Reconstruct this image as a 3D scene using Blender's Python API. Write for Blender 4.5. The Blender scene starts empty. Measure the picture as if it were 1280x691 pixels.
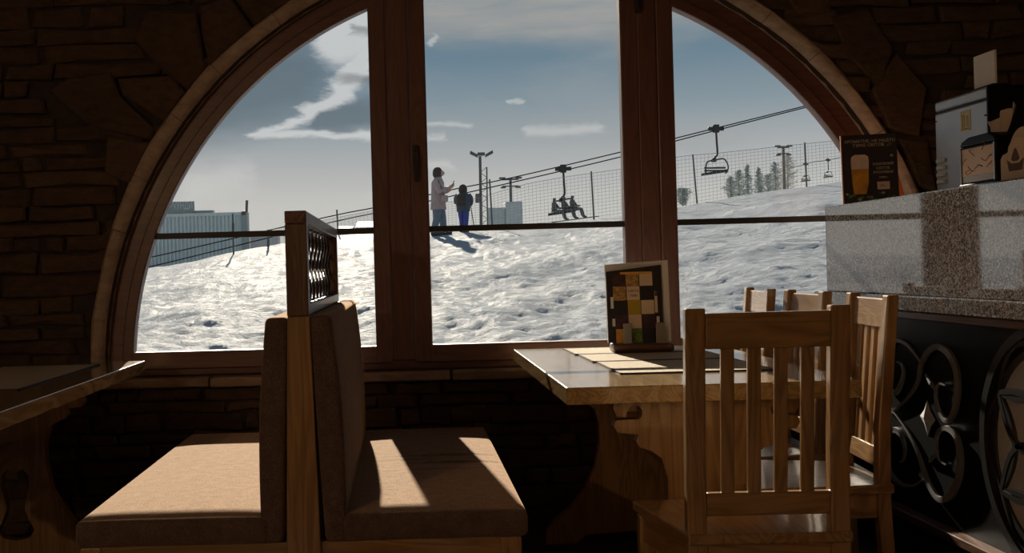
import bpy, bmesh, math, random
from mathutils import Vector, Matrix, noise
random.seed(7)
R = math.radians
sc = bpy.context.scene
C = sc.collection

# ---------------------------------------------------------------- camera
EYE = 1.10          # eye height of the seated photographer
FPX = 1400.0        # focal length in pixels of the 1280 px frame
PPX, PPY = 505.0, 337.0   # where the optical axis meets the (cropped) frame
ROLL = R(1.55)
cam_d = bpy.data.cameras.new('camera')
cam = bpy.data.objects.new('camera', cam_d); C.objects.link(cam)
cam_d.sensor_fit = 'HORIZONTAL'; cam_d.sensor_width = 36.0
cam_d.lens = FPX / 1280.0 * 36.0
cam_d.shift_x = (640.0 - PPX) / 1280.0
cam_d.shift_y = (PPY - 345.5) / 1280.0
cam_d.clip_end = 2000
ca, sa = math.cos(ROLL), math.sin(ROLL)
cam.matrix_world = Matrix(((ca, sa, 0, 0), (0, 0, -1, 0), (-sa, ca, 0, EYE), (0, 0, 0, 1)))
sc.camera = cam

# ---------------------------------------------------------------- exposure
vs = sc.view_settings
vs.view_transform = 'Standard'; vs.look = 'None'; vs.gamma = 1.0
vs.use_curve_mapping = False
vs.exposure = 0.0

def P(x, y, Y):
    """a measured direction of the photograph at a distance Y from the camera"""
    dx, dy = x - PPX, y - PPY
    u = dx * ca - dy * sa
    v = -dx * sa - dy * ca
    return Vector((u * Y / FPX, Y, EYE + v * Y / FPX))

# ---------------------------------------------------------------- node helper
class N:
    def __init__(s, tree): s.t = tree; s.n = tree.nodes; s.l = tree.links
    def node(s, typ, **kw):
        n = s.n.new(typ)
        for k, v in kw.items(): setattr(n, k, v)
        return n
    def put(s, sock, v):
        if isinstance(v, bpy.types.NodeSocket): s.l.new(v, sock)
        elif v is not None: sock.default_value = v
    def m(s, op, a, b=None, c=None, clamp=False):
        n = s.node('ShaderNodeMath', operation=op); n.use_clamp = clamp
        s.put(n.inputs[0], a)
        if b is not None: s.put(n.inputs[1], b)
        if c is not None: s.put(n.inputs[2], c)
        return n.outputs[0]
    def mix(s, f, a, b, blend='MIX'):
        n = s.node('ShaderNodeMix', data_type='RGBA', blend_type=blend)
        s.put(n.inputs[0], f)
        s.put(n.inputs[6], a if isinstance(a, bpy.types.NodeSocket) else (*a, 1))
        s.put(n.inputs[7], b if isinstance(b, bpy.types.NodeSocket) else (*b, 1))
        return n.outputs[2]
    def ramp(s, f, stops, interp='LINEAR'):
        n = s.node('ShaderNodeValToRGB'); cr = n.color_ramp; cr.interpolation = interp
        while len(cr.elements) < len(stops): cr.elements.new(0.5)
        for e, (p, c) in zip(cr.elements, stops):
            e.position = p; e.color = (*c, 1) if len(c) == 3 else c
        s.put(n.inputs[0], f)
        return n.outputs[0]
    def noise(s, vec, scale, detail=4, rough=0.55, dist=0.0):
        n = s.node('ShaderNodeTexNoise')
        s.put(n.inputs['Vector'], vec); n.inputs['Scale'].default_value = scale
        n.inputs['Detail'].default_value = detail; n.inputs['Roughness'].default_value = rough
        n.inputs['Distortion'].default_value = dist
        return n
    def mapping(s, vec, scale=(1, 1, 1), rot=(0, 0, 0), loc=(0, 0, 0)):
        n = s.node('ShaderNodeMapping'); s.put(n.inputs[0], vec)
        n.inputs['Scale'].default_value = scale; n.inputs['Rotation'].default_value = rot
        n.inputs['Location'].default_value = loc
        return n.outputs[0]
    def bump(s, h, strength=0.3, dist=0.01):
        n = s.node('ShaderNodeBump'); s.put(n.inputs['Height'], h)
        n.inputs['Strength'].default_value = strength; n.inputs['Distance'].default_value = dist
        return n.outputs[0]

# ---------------------------------------------------------------- sky
SUN_EL, SUN_AZ = R(22.4), R(5.3)      # sun stands beyond the window, a little to the left
SUN_E = 10.5
w = bpy.data.worlds.new('sky'); sc.world = w; w.use_nodes = True
g = N(w.node_tree); g.n.clear()
tc = g.node('ShaderNodeTexCoord'); sep = g.node('ShaderNodeSeparateXYZ')
g.l.new(tc.outputs['Generated'], sep.inputs[0])
az = g.m('ARCTAN2', sep.outputs[0], sep.outputs[1]); el = g.m('ARCSINE', sep.outputs[2])
cmb = g.node('ShaderNodeCombineXYZ'); g.put(cmb.inputs[0], az); g.put(cmb.inputs[1], el)
ae = cmb.outputs[0]
wob = g.noise(g.mapping(ae, (22, 60, 1)), 1.0, 5, 0.6)
wsep = g.node('ShaderNodeSeparateColor'); g.l.new(wob.outputs['Color'], wsep.inputs[0])
waz = g.m('MULTIPLY_ADD', g.m('SUBTRACT', wsep.outputs[0], 0.5), 0.050, az)
wel = g.m('MULTIPLY_ADD', g.m('SUBTRACT', wsep.outputs[1], 0.5), 0.018, el)
def dirae(x, y):
    p = P(x, y, 1.0); dz = p.z - EYE
    return math.atan2(p.x, 1.0), math.atan(dz / math.hypot(p.x, 1.0))
def streak(x0, y0, x1, y1, wpx, soft=0.5):
    (ax, ay), (bx, by) = dirae(x0, y0), dirae(x1, y1)
    dx, dy = bx - ax, by - ay; L2 = dx * dx + dy * dy
    px = g.m('SUBTRACT', waz, ax); py = g.m('SUBTRACT', wel, ay)
    t = g.m('DIVIDE', g.m('ADD', g.m('MULTIPLY', px, dx), g.m('MULTIPLY', py, dy)), L2, clamp=True)
    qx = g.m('SUBTRACT', px, g.m('MULTIPLY', t, dx)); qy = g.m('SUBTRACT', py, g.m('MULTIPLY', t, dy))
    d = g.m('SQRT', g.m('ADD', g.m('MULTIPLY', qx, qx), g.m('MULTIPLY', qy, qy)))
    mr = g.node('ShaderNodeMapRange', interpolation_type='SMOOTHSTEP')
    g.put(mr.inputs[0], d); r = wpx / FPX
    mr.inputs[1].default_value = r * (1 + soft); mr.inputs[2].default_value = r * (1 - soft)
    return mr.outputs[0]
def union(*ms):
    o = ms[0]
    for q in ms[1:]: o = g.m('MAXIMUM', o, q)
    return o
eln = g.m('DIVIDE', el, 1.5708, clamp=True)
base = g.ramp(eln, [(0.0, (0.64, 0.615, 0.57)), (0.038, (0.58, 0.565, 0.535)), (0.062, (0.43, 0.44, 0.445)), (0.088, (0.26, 0.32, 0.36)),
                    (0.118, (0.15, 0.23, 0.295)), (0.17, (0.15, 0.22, 0.275)), (0.4, (0.17, 0.24, 0.30)), (1.0, (0.17, 0.24, 0.31))])
big = g.noise(g.mapping(ae, (3.0, 9.0, 1), loc=(1.7, 0.4, 0)), 1.0, 6, 0.6, 0.3)
cl = g.ramp(big.outputs[0], [(0.52, (0, 0, 0)), (0.72, (1, 1, 1))])
col = g.mix(g.m('MULTIPLY', cl, 0.55), base, (0.36, 0.365, 0.37))
grey = union(streak(535, 14, 800, 22, 32, 0.6), streak(850, 10, 905, 15, 10, 0.9), streak(540, -10, 900, -18, 40, 0.7))
fine = g.noise(g.mapping(ae, (14, 90, 1)), 1.0, 5, 0.6)
col = g.mix(g.m('MULTIPLY', grey, g.ramp(fine.outputs[0], [(0.3, (0.55, 0.55, 0.55)), (0.65, (1, 1, 1))])), col, (0.36, 0.355, 0.345))
dark = union(streak(250, 130, 370, 100, 46, 0.75), streak(400, 148, 470, 140, 18, 0.6))
col = g.mix(g.m('MULTIPLY', dark, 0.8), col, (0.125, 0.165, 0.195))
white = union(streak(480, 20, 425, 48, 30, 0.45), streak(452, 60, 432, 112, 15, 0.5), streak(432, 118, 385, 144, 9, 0.6),
              streak(385, 147, 322, 168, 5, 0.8), streak(322, 168, 480, 170, 5, 0.7))
col = g.mix(g.m('MULTIPLY', white, 0.9), col, (0.62, 0.62, 0.62))
darkw = union(streak(432, 97, 475, 100, 7, 0.8), streak(440, 36, 470, 40, 4, 0.9))
col = g.mix(g.m('MULTIPLY', darkw, 0.7), col, (0.22, 0.23, 0.24))
wisp = union(streak(538, 208, 568, 210, 5, 0.9), streak(535, 175, 552, 173, 4, 0.9), streak(665, 163, 750, 160, 6, 0.95), streak(536, 155, 580, 157, 3, 0.95),
             streak(640, 127, 651, 127, 2, 0.9), streak(536, 48, 541, 53, 4, 0.8), streak(245, 232, 300, 222, 16, 0.9), streak(480, 240, 545, 250, 14, 0.9))
col = g.mix(g.m('MULTIPLY', wisp, 0.55), col, (0.62, 0.61, 0.59))
bg = g.node('ShaderNodeBackground'); g.l.new(col, bg.inputs[0]); bg.inputs[1].default_value = 1.0
wo = g.node('ShaderNodeOutputWorld'); g.l.new(bg.outputs[0], wo.inputs[0])

sd = bpy.data.lights.new('sun', 'SUN'); sd.energy = SUN_E; sd.angle = R(0.6); sd.color = (1.0, 0.86, 0.68)
sun = bpy.data.objects.new('sun', sd); C.objects.link(sun)
sdir = Vector((math.sin(SUN_AZ) * math.cos(SUN_EL), -math.cos(SUN_AZ) * math.cos(SUN_EL), -math.sin(SUN_EL)))
sun.rotation_euler = sdir.to_track_quat('-Z', 'Y').to_euler()
sun.location = (-2, 12, 8)

# ---------------------------------------------------------------- materials
MATS = {}
def new_mat(name):
    m = bpy.data.materials.new(name); m.use_nodes = True
    h = N(m.node_tree); b = h.n['Principled BSDF']
    MATS[name] = m
    return m, h, b
def plain(name, col, rough=0.6, metal=0.0, var=0.15, scale=18, bump=0.0, spec=None, coat=0, rand=0.0):
    m, h, b = new_mat(name)
    t = h.node('ShaderNodeTexCoord').outputs['Object']
    n = h.noise(t, scale, 5)
    c = h.ramp(n.outputs[0], [(0.3, tuple(x * (1 - var) for x in col)), (0.7, tuple(min(1, x * (1 + var)) for x in col))])
    if rand:
        oi = h.node('ShaderNodeObjectInfo').outputs['Random']
        c = h.mix(1.0, c, h.ramp(oi, [(0, (1 - rand,) * 3), (1, (1.0,) * 3)]), 'MULTIPLY')
    h.put(b.inputs['Base Color'], c)
    b.inputs['Roughness'].default_value = rough; b.inputs['Metallic'].default_value = metal
    if spec is not None: b.inputs['Specular IOR Level'].default_value = spec
    if coat: b.inputs['Coat Weight'].default_value = coat
    if bump: h.put(b.inputs['Normal'], h.bump(n.outputs[0], bump, 0.01))
    return m
def wood(name, c_light, c_dark, axis, rough=0.45, coat=0.0, scale=1.0, bump=0.15):
    m, h, b = new_mat(name)
    t = h.node('ShaderNodeTexCoord').outputs['Object']
    oi = h.node('ShaderNodeObjectInfo').outputs['Random']
    off = h.node('ShaderNodeCombineXYZ')
    for i in range(3): h.put(off.inputs[i], h.m('MULTIPLY', oi, 3.0 + i))
    va = h.node('ShaderNodeVectorMath', operation='ADD'); h.put(va.inputs[0], t); h.put(va.inputs[1], off.outputs[0])
    s1 = [9.0 * scale] * 3; s1[axis] = 0.9 * scale
    s2 = [70.0 * scale] * 3; s2[axis] = 2.5 * scale
    n1 = h.noise(h.mapping(va.outputs[0], s1), 1.0, 3, 0.5, 1.2)
    ring = h.m('FRACT', h.m('MULTIPLY', n1.outputs[0], 9.0))
    ring = h.m('ABSOLUTE', h.m('MULTIPLY_ADD', ring, 2.0, -1.0))
    n2 = h.noise(h.mapping(va.outputs[0], s2), 1.0, 4, 0.6)
    f = h.m('ADD', h.m('MULTIPLY', ring, 0.55), h.m('MULTIPLY', n2.outputs[0], 0.6))
    c = h.ramp(f, [(0.15, c_dark), (0.85, c_light)])
    h.put(b.inputs['Base Color'], c)
    b.inputs['Roughness'].default_value = rough
    if coat:
        b.inputs['Coat Weight'].default_value = coat; b.inputs['Coat Roughness'].default_value = 0.10
    h.put(b.inputs['Normal'], h.bump(f, bump, 0.004))
    return m
for ax, nm in enumerate('xyz'):
    wood('oak_' + nm, (0.38, 0.215, 0.085), (0.195, 0.10, 0.034), ax, 0.34, 0.7)
    wood('frame_wood_' + nm, (0.150, 0.066, 0.050), (0.098, 0.041, 0.031), ax, 0.42, 0.15, 1.0, 0.08)
    wood('walnut_' + nm, (0.15, 0.075, 0.042), (0.08, 0.036, 0.02), ax, 0.35, 0.25)
    wood('table_oak_' + nm, (0.46, 0.31, 0.135), (0.25, 0.14, 0.05), ax, 0.22, 0.75, 1.0, 0.12)

# stone with a tone of its own per piece
def stone(name, stops, rough=0.85, bump=0.7, scale=16):
    m, h, b = new_mat(name)
    t = h.node('ShaderNodeTexCoord').outputs['Object']
    oi = h.node('ShaderNodeObjectInfo').outputs['Random']
    n = h.noise(h.mapping(t, (1, 1, 2.2)), scale, 7, 0.65)
    n2 = h.noise(t, 3.5, 4, 0.6)
    c = h.ramp(oi, stops)
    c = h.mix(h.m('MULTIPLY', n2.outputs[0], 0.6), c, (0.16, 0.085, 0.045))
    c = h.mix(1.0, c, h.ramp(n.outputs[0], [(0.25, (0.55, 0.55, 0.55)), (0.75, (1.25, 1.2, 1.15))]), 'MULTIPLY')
    h.put(b.inputs['Base Color'], c); b.inputs['Roughness'].default_value = rough
    h.put(b.inputs['Normal'], h.bump(n.outputs[0], bump, 0.02))
    return m
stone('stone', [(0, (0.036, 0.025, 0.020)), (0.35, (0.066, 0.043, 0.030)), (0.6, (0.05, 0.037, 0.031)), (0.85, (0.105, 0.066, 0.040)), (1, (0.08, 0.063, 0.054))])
stone('arch_stone', [(0, (0.54, 0.44, 0.365)), (1, (0.62, 0.515, 0.43))], 0.75, 0.5, 11)
stone('sill_stone', [(0, (0.26, 0.19, 0.15)), (1, (0.33, 0.25, 0.20))], 0.7, 0.4, 14)
plain('mortar', (0.045, 0.032, 0.025), 0.95, 0, 0.3, 25, 0.6)
plain('floor_dark', (0.055, 0.042, 0.036), 0.7, 0, 0.25, 30, 0.3)
plain('plaster', (0.50, 0.40, 0.30), 0.9, 0, 0.1, 6, 0.1)
plain('ceiling_paint', (0.60, 0.52, 0.43), 0.9, 0, 0.08, 6, 0.1)

m, h, b = new_mat('glass')            # thin clear pane
h.n.remove(b)
tr = h.node('ShaderNodeBsdfTransparent'); tr.inputs[0].default_value = (0.95, 0.97, 0.97, 1)
gl = h.node('ShaderNodeBsdfGlossy'); gl.inputs['Roughness'].default_value = 0.02
fr = h.node('ShaderNodeFresnel'); fr.inputs[0].default_value = 1.35
mx = h.node('ShaderNodeMixShader'); h.l.new(fr.outputs[0], mx.inputs[0]); h.l.new(tr.outputs[0], mx.inputs[1]); h.l.new(gl.outputs[0], mx.inputs[2])
h.l.new(mx.outputs[0], h.n['Material Output'].inputs[0])

m, h, b = new_mat('fabric')
t = h.node('ShaderNodeTexCoord').outputs['Object']
weave = h.noise(t, 230, 2, 0.7); mott = h.noise(t, 30, 5, 0.6)
streaks = h.noise(h.mapping(t, (8, 160, 160)), 1.0, 3, 0.6)
c = h.ramp(h.m('ADD', h.m('MULTIPLY', weave.outputs[0], 0.6), h.m('MULTIPLY', mott.outputs[0], 0.4)),
           [(0.32, (0.068, 0.044, 0.037)), (0.5, (0.115, 0.077, 0.066)), (0.68, (0.18, 0.122, 0.104))])
h.put(b.inputs['Base Color'], c); b.inputs['Roughness'].default_value = 0.95
b.inputs['Sheen Weight'].default_value = 0.6; h.put(b.inputs['Sheen Tint'], h.ramp(h.m('ADD', h.m('MULTIPLY', weave.outputs[0], 0.75), h.m('MULTIPLY', mott.outputs[0], 0.25)), [(0.38, (0.50, 0.31, 0.17)), (0.62, (1.0, 0.68, 0.40))])); b.inputs['Sheen Roughness'].default_value = 0.5
b.inputs['Specular IOR Level'].default_value = 0.15
h.put(b.inputs['Normal'], h.bump(h.m('ADD', weave.outputs[0], h.m('MULTIPLY', streaks.outputs[0], 0.5)), 0.35, 0.003))

m, h, b = new_mat('granite')
t = h.node('ShaderNodeTexCoord').outputs['Object']
vor = h.node('ShaderNodeTexVoronoi'); h.put(vor.inputs['Vector'], t); vor.inputs['Scale'].default_value = 190
vsep = h.node('ShaderNodeSeparateColor'); h.l.new(vor.outputs['Color'], vsep.inputs[0])
gn = h.noise(t, 90, 4, 0.7)
f = h.m('ADD', h.m('MULTIPLY', vsep.outputs[0], 0.6), h.m('MULTIPLY', gn.outputs[0], 0.5))
c = h.ramp(f, [(0.2, (0.012, 0.010, 0.010)), (0.42, (0.08, 0.068, 0.064)), (0.6, (0.16, 0.14, 0.132)), (0.85, (0.30, 0.27, 0.255))])
h.put(b.inputs['Base Color'], c); b.inputs['Roughness'].default_value = 0.05; b.inputs['IOR'].default_value = 2.3

m, h, b = new_mat('snow')
t = h.node('ShaderNodeTexCoord').outputs['Object']
s1 = h.noise(h.mapping(t, (0.8, 1.1, 1)), 5.5, 7, 0.75, 0.5)
s2 = h.noise(h.mapping(t, (1.0, 0.8, 1)), 24.0, 5, 0.7, 0.3)
tint = h.noise(t, 0.35, 3, 0.5)
c = h.ramp(tint.outputs[0], [(0.3, (0.385, 0.425, 0.495)), (0.7, (0.475, 0.515, 0.57))])
h.put(b.inputs['Base Color'], c); b.inputs['Roughness'].default_value = 0.5
b.inputs['Specular IOR Level'].default_value = 0.004
hgt = h.m('ADD', s1.outputs[0], h.m('MULTIPLY', s2.outputs[0], 0.30))
h.put(b.inputs['Normal'], h.bump(hgt, 0.95, 0.12))

plain('black_lacquer', (0.008, 0.0075, 0.0075), 0.4, 0, 0.2, 12, 0.02, 0.08)
plain('black_iron', (0.02, 0.019, 0.019), 0.3, 0, 0.2, 30, 0.0, 0.6, 0.3)
plain('scroll_black', (0.24, 0.235, 0.235), 0.34, 0, 0.2, 30, 0.0, 0.5)
plain('dark_metal', (0.03, 0.028, 0.027), 0.45, 0.3, 0.2, 30)
plain('lattice_metal', (0.12, 0.11, 0.10), 0.32, 0.7, 0.1, 30)
plain('inlay_grey', (0.52, 0.49, 0.48), 0.42, 0, 0.15, 8)
plain('steel_panel', (0.48, 0.51, 0.54), 0.4, 0.35, 0.05, 8)
plain('chrome', (0.38, 0.36, 0.34), 0.25, 0.9, 0.05, 8)
plain('handle_dark', (0.025, 0.02, 0.02), 0.4, 0.2, 0.1, 10)
plain('paper_white', (0.85, 0.85, 0.85), 0.7, 0, 0.04, 6)
plain('paper_cream', (0.72, 0.60, 0.45), 0.7, 0, 0.05, 9)
plain('sticker_yellow', (0.72, 0.66, 0.38), 0.7, 0, 0.05, 9)
plain('napkin', (0.62, 0.50, 0.40), 0.85, 0, 0.08, 12, 0.2)
plain('plywood', (0.60, 0.40, 0.20), 0.6, 0, 0.12, 14)
plain('burnt', (0.10, 0.045, 0.02), 0.8, 0, 0.15, 20)
plain('ink', (0.05, 0.04, 0.04), 0.8, 0, 0.05, 6)
plain('ink_red', (0.25, 0.10, 0.09), 0.8, 0, 0.05, 6)
plain('menu_dark', (0.018, 0.013, 0.014), 0.5, 0, 0.2, 20)
plain('menu_purple', (0.06, 0.02, 0.035), 0.5, 0, 0.5, 40)
plain('menu_straw', (0.45, 0.27, 0.09), 0.5, 0, 0.6, 90)
plain('menu_orange', (0.80, 0.40, 0.08), 0.5, 0, 0.2, 40)
plain('menu_beige', (0.80, 0.62, 0.47), 0.6, 0, 0.04, 6)
plain('menu_mustard', (0.52, 0.36, 0.02), 0.5, 0, 0.08, 10)
plain('menu_green', (0.12, 0.20, 0.03), 0.5, 0, 0.7, 60)
plain('poster_dark', (0.030, 0.020, 0.028), 0.4, 0, 0.2, 10)
plain('poster_text', (0.68, 0.56, 0.38), 0.6, 0, 0.1, 10)
plain('beer', (0.72, 0.33, 0.04), 0.4, 0, 0.25, 20)
plain('foam', (0.85, 0.66, 0.55), 0.6, 0, 0.1, 30)
plain('leaf', (0.16, 0.24, 0.07), 0.6, 0, 0.4, 60, 0, None, 0, 0.5)
plain('hop', (0.38, 0.42, 0.25), 0.6, 0, 0.3, 60)
plain('board_orange', (0.55, 0.24, 0.08), 0.5, 0, 0.1, 10)
m, h, b = new_mat('mat_weave')
t = h.node('ShaderNodeTexCoord').outputs['Object']
wv = h.node('ShaderNodeTexWave', bands_direction='Y'); h.put(wv.inputs[0], t); wv.inputs['Scale'].default_value = 70; wv.inputs['Distortion'].default_value = 1.5
c = h.ramp(wv.outputs['Fac'], [(0.1, (0.34, 0.27, 0.19)), (0.7, (0.62, 0.52, 0.39))])
h.put(b.inputs['Base Color'], c); b.inputs['Roughness'].default_value = 0.8
h.put(b.inputs['Normal'], h.bump(wv.outputs['Fac'], 0.5, 0.003))
plain('mat_hem', (0.06, 0.045, 0.035), 0.8, 0, 0.1, 10)
plain('cladding', (0.52, 0.60, 0.61), 0.6, 0.1, 0.06, 2)
plain('cladding_grey', (0.46, 0.46, 0.47), 0.65, 0, 0.06, 2)
plain('cladding_dark', (0.25, 0.31, 0.315), 0.6, 0, 0.06, 2)
plain('sign_letter', (0.55, 0.60, 0.60), 0.6, 0, 0.05, 2)
plain('concrete', (0.42, 0.47, 0.48), 0.85, 0, 0.12, 3)
plain('mast_steel', (0.10, 0.10, 0.10), 0.6, 0.3, 0.15, 3)
plain('cable_black', (0.02, 0.02, 0.02), 0.95, 0, 0.1, 3, 0, 0.0)
plain('net_cord', (0.30, 0.29, 0.28), 0.9, 0, 0.1, 3)
plain('hazy_needles', (0.42, 0.45, 0.43), 0.9, 0, 0.2, 3)  # pale grey puts the distance haze into the needle colour
plain('bark', (0.14, 0.12, 0.10), 0.9, 0, 0.2, 6)
plain('coat_pink', (0.40, 0.30, 0.30), 0.85, 0, 0.1, 12)
plain('coat_navy', (0.06, 0.075, 0.10), 0.8, 0, 0.15, 12)
plain('jeans', (0.15, 0.19, 0.24), 0.85, 0, 0.15, 20)
plain('ski_pants_blue', (0.045, 0.07, 0.30), 0.7, 0, 0.1, 12)
plain('hood_dark', (0.055, 0.048, 0.045), 0.9, 0, 0.3, 30)
plain('skin', (0.50, 0.30, 0.22), 0.6, 0, 0.05, 12)
plain('boot', (0.05, 0.045, 0.045), 0.7, 0, 0.1, 12)
plain('rider_grey', (0.09, 0.095, 0.10), 0.8, 0, 0.2, 6)
plain('shade_green', (0.10, 0.07, 0.045), 0.6, 0, 0.1, 6)
m, h, b = new_mat('bulb'); b.inputs['Emission Color'].default_value = (1, 0.72, 0.42, 1); b.inputs['Emission Strength'].default_value = 12

# ---------------------------------------------------------------- mesh helpers
class MB:
    def __init__(s): s.v = []; s.f = []; s.mi = []
    def add(s, vs, fs, mi=0):
        o = len(s.v); s.v += [tuple(p) for p in vs]
        s.f += [tuple(i + o for i in f) for f in fs]; s.mi += [mi] * len(fs); return s
    def box(s, x0, x1, y0, y1, z0, z1, mi=0):
        return s.add([(x0, y0, z0), (x1, y0, z0), (x1, y1, z0), (x0, y1, z0), (x0, y0, z1), (x1, y0, z1), (x1, y1, z1), (x0, y1, z1)],
                     [(0, 3, 2, 1), (4, 5, 6, 7), (0, 1, 5, 4), (1, 2, 6, 5), (2, 3, 7, 6), (3, 0, 4, 7)], mi)
    def prism(s, poly, axis, a0, a1, mi=0):
        """poly in the two other axes (order x,y,z without axis), extruded a0..a1"""
        def put(p, a):
            q = list(p); q.insert(axis, a); return tuple(q)
        n = len(poly)
        vs = [put(p, a0) for p in poly] + [put(p, a1) for p in poly]
        fs = [tuple(range(n)), tuple(range(2 * n - 1, n - 1, -1))]
        fs += [(i, i + n, (i + 1) % n + n, (i + 1) % n) for i in range(n)]
        return s.add(vs, fs, mi)
    def tube(s, pts, r, n=6, closed=False, flat=None, mi=0):
        pts = [Vector(p) for p in pts]; m = len(pts)
        rs = r if isinstance(r, (list, tuple)) else [r] * m
        up = None; rings = []
        for i, p in enumerate(pts):
            a = pts[i - 1] if (i > 0 or closed) else p
            c = pts[(i + 1) % m] if (i < m - 1 or closed) else p
            d = (c - a)
            d = d.normalized() if d.length > 1e-9 else Vector((0, 0, 1))
            if up is None:
                up = Vector((0, 0, 1)) if abs(d.z) < 0.9 else Vector((1, 0, 0))
                if flat is not None: up = Vector(flat)
            if flat is not None: up = Vector(flat)
            sx = d.cross(up)
            if sx.length < 1e-6: sx = d.cross(Vector((0.3, 1, 0.2)))
            sx.normalize(); uy = sx.cross(d).normalized(); up = uy
            rings.append([p + sx * math.cos(k * 2 * math.pi / n + math.pi / n) * rs[i] + uy * math.sin(k * 2 * math.pi / n + math.pi / n) * rs[i] for k in range(n)])
        vs = [q for rg in rings for q in rg]; fs = []
        for i in range(m if closed else m - 1):
            j = (i + 1) % m
            for k in range(n):
                k2 = (k + 1) % n
                fs.append((i * n + k, i * n + k2, j * n + k2, j * n + k))
        if not closed:
            fs.append(tuple(range(n - 1, -1, -1))); fs.append(tuple((m - 1) * n + k for k in range(n)))
        return s.add(vs, fs, mi)
    def lathe(s, prof, n=16, c=(0, 0, 0), mi=0, sx=1, sy=1):
        vs = []; fs = []
        for (r, z) in prof:
            for k in range(n):
                a = 2 * math.pi * k / n
                vs.append((c[0] + r * sx * math.cos(a), c[1] + r * sy * math.sin(a), c[2] + z))
        for i in range(len(prof) - 1):
            for k in range(n):
                k2 = (k + 1) % n
                fs.append((i * n + k, i * n + k2, (i + 1) * n + k2, (i + 1) * n + k))
        fs.append(tuple(range(n - 1, -1, -1))); fs.append(tuple((len(prof) - 1) * n + k for k in range(n)))
        return s.add(vs, fs, mi)
    def ring_sector(s, cx, cz, r0, r1, a0, a1, y0, y1, n=24, mi=0):
        """a flat curved bar in the x-z plane"""
        vs = []; fs = []
        for i in range(n + 1):
            a = a0 + (a1 - a0) * i / n; c_, s_ = math.cos(a), math.sin(a)
            vs += [(cx + r0 * c_, y0, cz + r0 * s_), (cx + r1 * c_, y0, cz + r1 * s_), (cx + r1 * c_, y1, cz + r1 * s_), (cx + r0 * c_, y1, cz + r0 * s_)]
        for i in range(n):
            for k in range(4):
                k2 = (k + 1) % 4
                fs.append((i * 4 + k, i * 4 + k2, i * 4 + 4 + k2, i * 4 + 4 + k))
        fs.append((3, 2, 1, 0)); fs.append(tuple(n * 4 + k for k in range(4)))
        return s.add(vs, fs, mi)
    def build(s, name, mat, parent=None, bevel=0.0, seg=2, smooth=False, angle=40, fix=True):
        off = Vector((0, 0, 0))
        if parent is not None:
            q = parent
            while q is not None: off = off + q.location; q = q.parent
        me = bpy.data.meshes.new(name)
        me.from_pydata([(p[0] - off.x, p[1] - off.y, p[2] - off.z) for p in s.v], [], s.f)
        for k in (mat if isinstance(mat, (list, tuple)) else [mat]): me.materials.append(MATS[k])
        if any(s.mi): me.polygons.foreach_set('material_index', s.mi)
        if fix:
            bm = bmesh.new(); bm.from_mesh(me); bmesh.ops.recalc_face_normals(bm, faces=bm.faces); bm.to_mesh(me); bm.free()
        if smooth:
            me.polygons.foreach_set('use_smooth', [True] * len(me.polygons))
            me.set_sharp_from_angle(angle=R(angle))
        o = bpy.data.objects.new(name, me); C.objects.link(o); o.parent = parent
        if bevel:
            md = o.modifiers.new('bevel', 'BEVEL'); md.width = bevel; md.segments = seg; md.limit_method = 'ANGLE'; md.angle_limit = R(35)
        return o

def thing(name, label, cat, loc=(0, 0, 0), rz=0.0, group=None):
    o = bpy.data.objects.new(name, None); C.objects.link(o); o.empty_display_size = 0.1
    o.location = loc; o.rotation_euler = (0, 0, rz)
    return tag(o, label, cat, group)
def tag(o, label=None, cat=None, group=None, kind=None):
    if label: o['label'] = label
    if cat: o['category'] = cat
    if group: o['group'] = group
    if kind: o['kind'] = kind
    return o
def struct(o, label):
    o['kind'] = 'structure'; o['label'] = label; return o
def copy_tree(o, parent=None):
    c = o.copy(); C.objects.link(c); c.parent = parent
    for ch in list(o.children): copy_tree(ch, c)
    return c
def rounded_box(mb, lo, hi, r, nx=8, ny=8, nz=3, fn=None):
    cen = [(a + b_) / 2 for a, b_ in zip(lo, hi)]; L = [(b_ - a) / 2 for a, b_ in zip(lo, hi)]
    def samples(l, n):
        edge = [0, 0.12, 0.3, 0.6, 1.0]
        rr = min(r, l * 0.98)
        s_ = [-l + rr * e for e in edge]
        inner = [-(l - rr) + 2 * (l - rr) * i / n for i in range(1, n)]
        return s_ + inner + [-x for x in reversed(s_)]
    S = [samples(L[0], nx), samples(L[1], ny), samples(L[2], nz)]
    def rnd(p):
        c_ = [max(-(L[i] - r), min(L[i] - r, p[i])) if L[i] > r else 0 for i in range(3)]
        d = Vector([p[i] - c_[i] for i in range(3)])
        if d.length > 1e-9:
            d = d.normalized() * r
        q = [c_[i] + d[i] + cen[i] for i in range(3)]
        return fn(q) if fn else q
    for ax in range(3):
        o1, o2 = [i for i in range(3) if i != ax]
        for sg in (-1, 1):
            vs = []; fs = []; A, B = S[o1], S[o2]
            for a in A:
                for b_ in B:
                    p = [0, 0, 0]; p[ax] = sg * L[ax]; p[o1] = a; p[o2] = b_
                    vs.append(rnd(p))
            nb = len(B)
            for i in range(len(A) - 1):
                for j in range(nb - 1):
                    fs.append((i * nb + j, (i + 1) * nb + j, (i + 1) * nb + j + 1, i * nb + j + 1))
            mb.add(vs, fs)
    return mb
def weld(o, d=1e-4):
    bm = bmesh.new(); bm.from_mesh(o.data); bmesh.ops.remove_doubles(bm, verts=bm.verts, dist=d)
    bmesh.ops.recalc_face_normals(bm, faces=bm.faces); bm.to_mesh(o.data); bm.free()
    o.data.polygons.foreach_set('use_smooth', [True] * len(o.data.polygons)); return o
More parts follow.
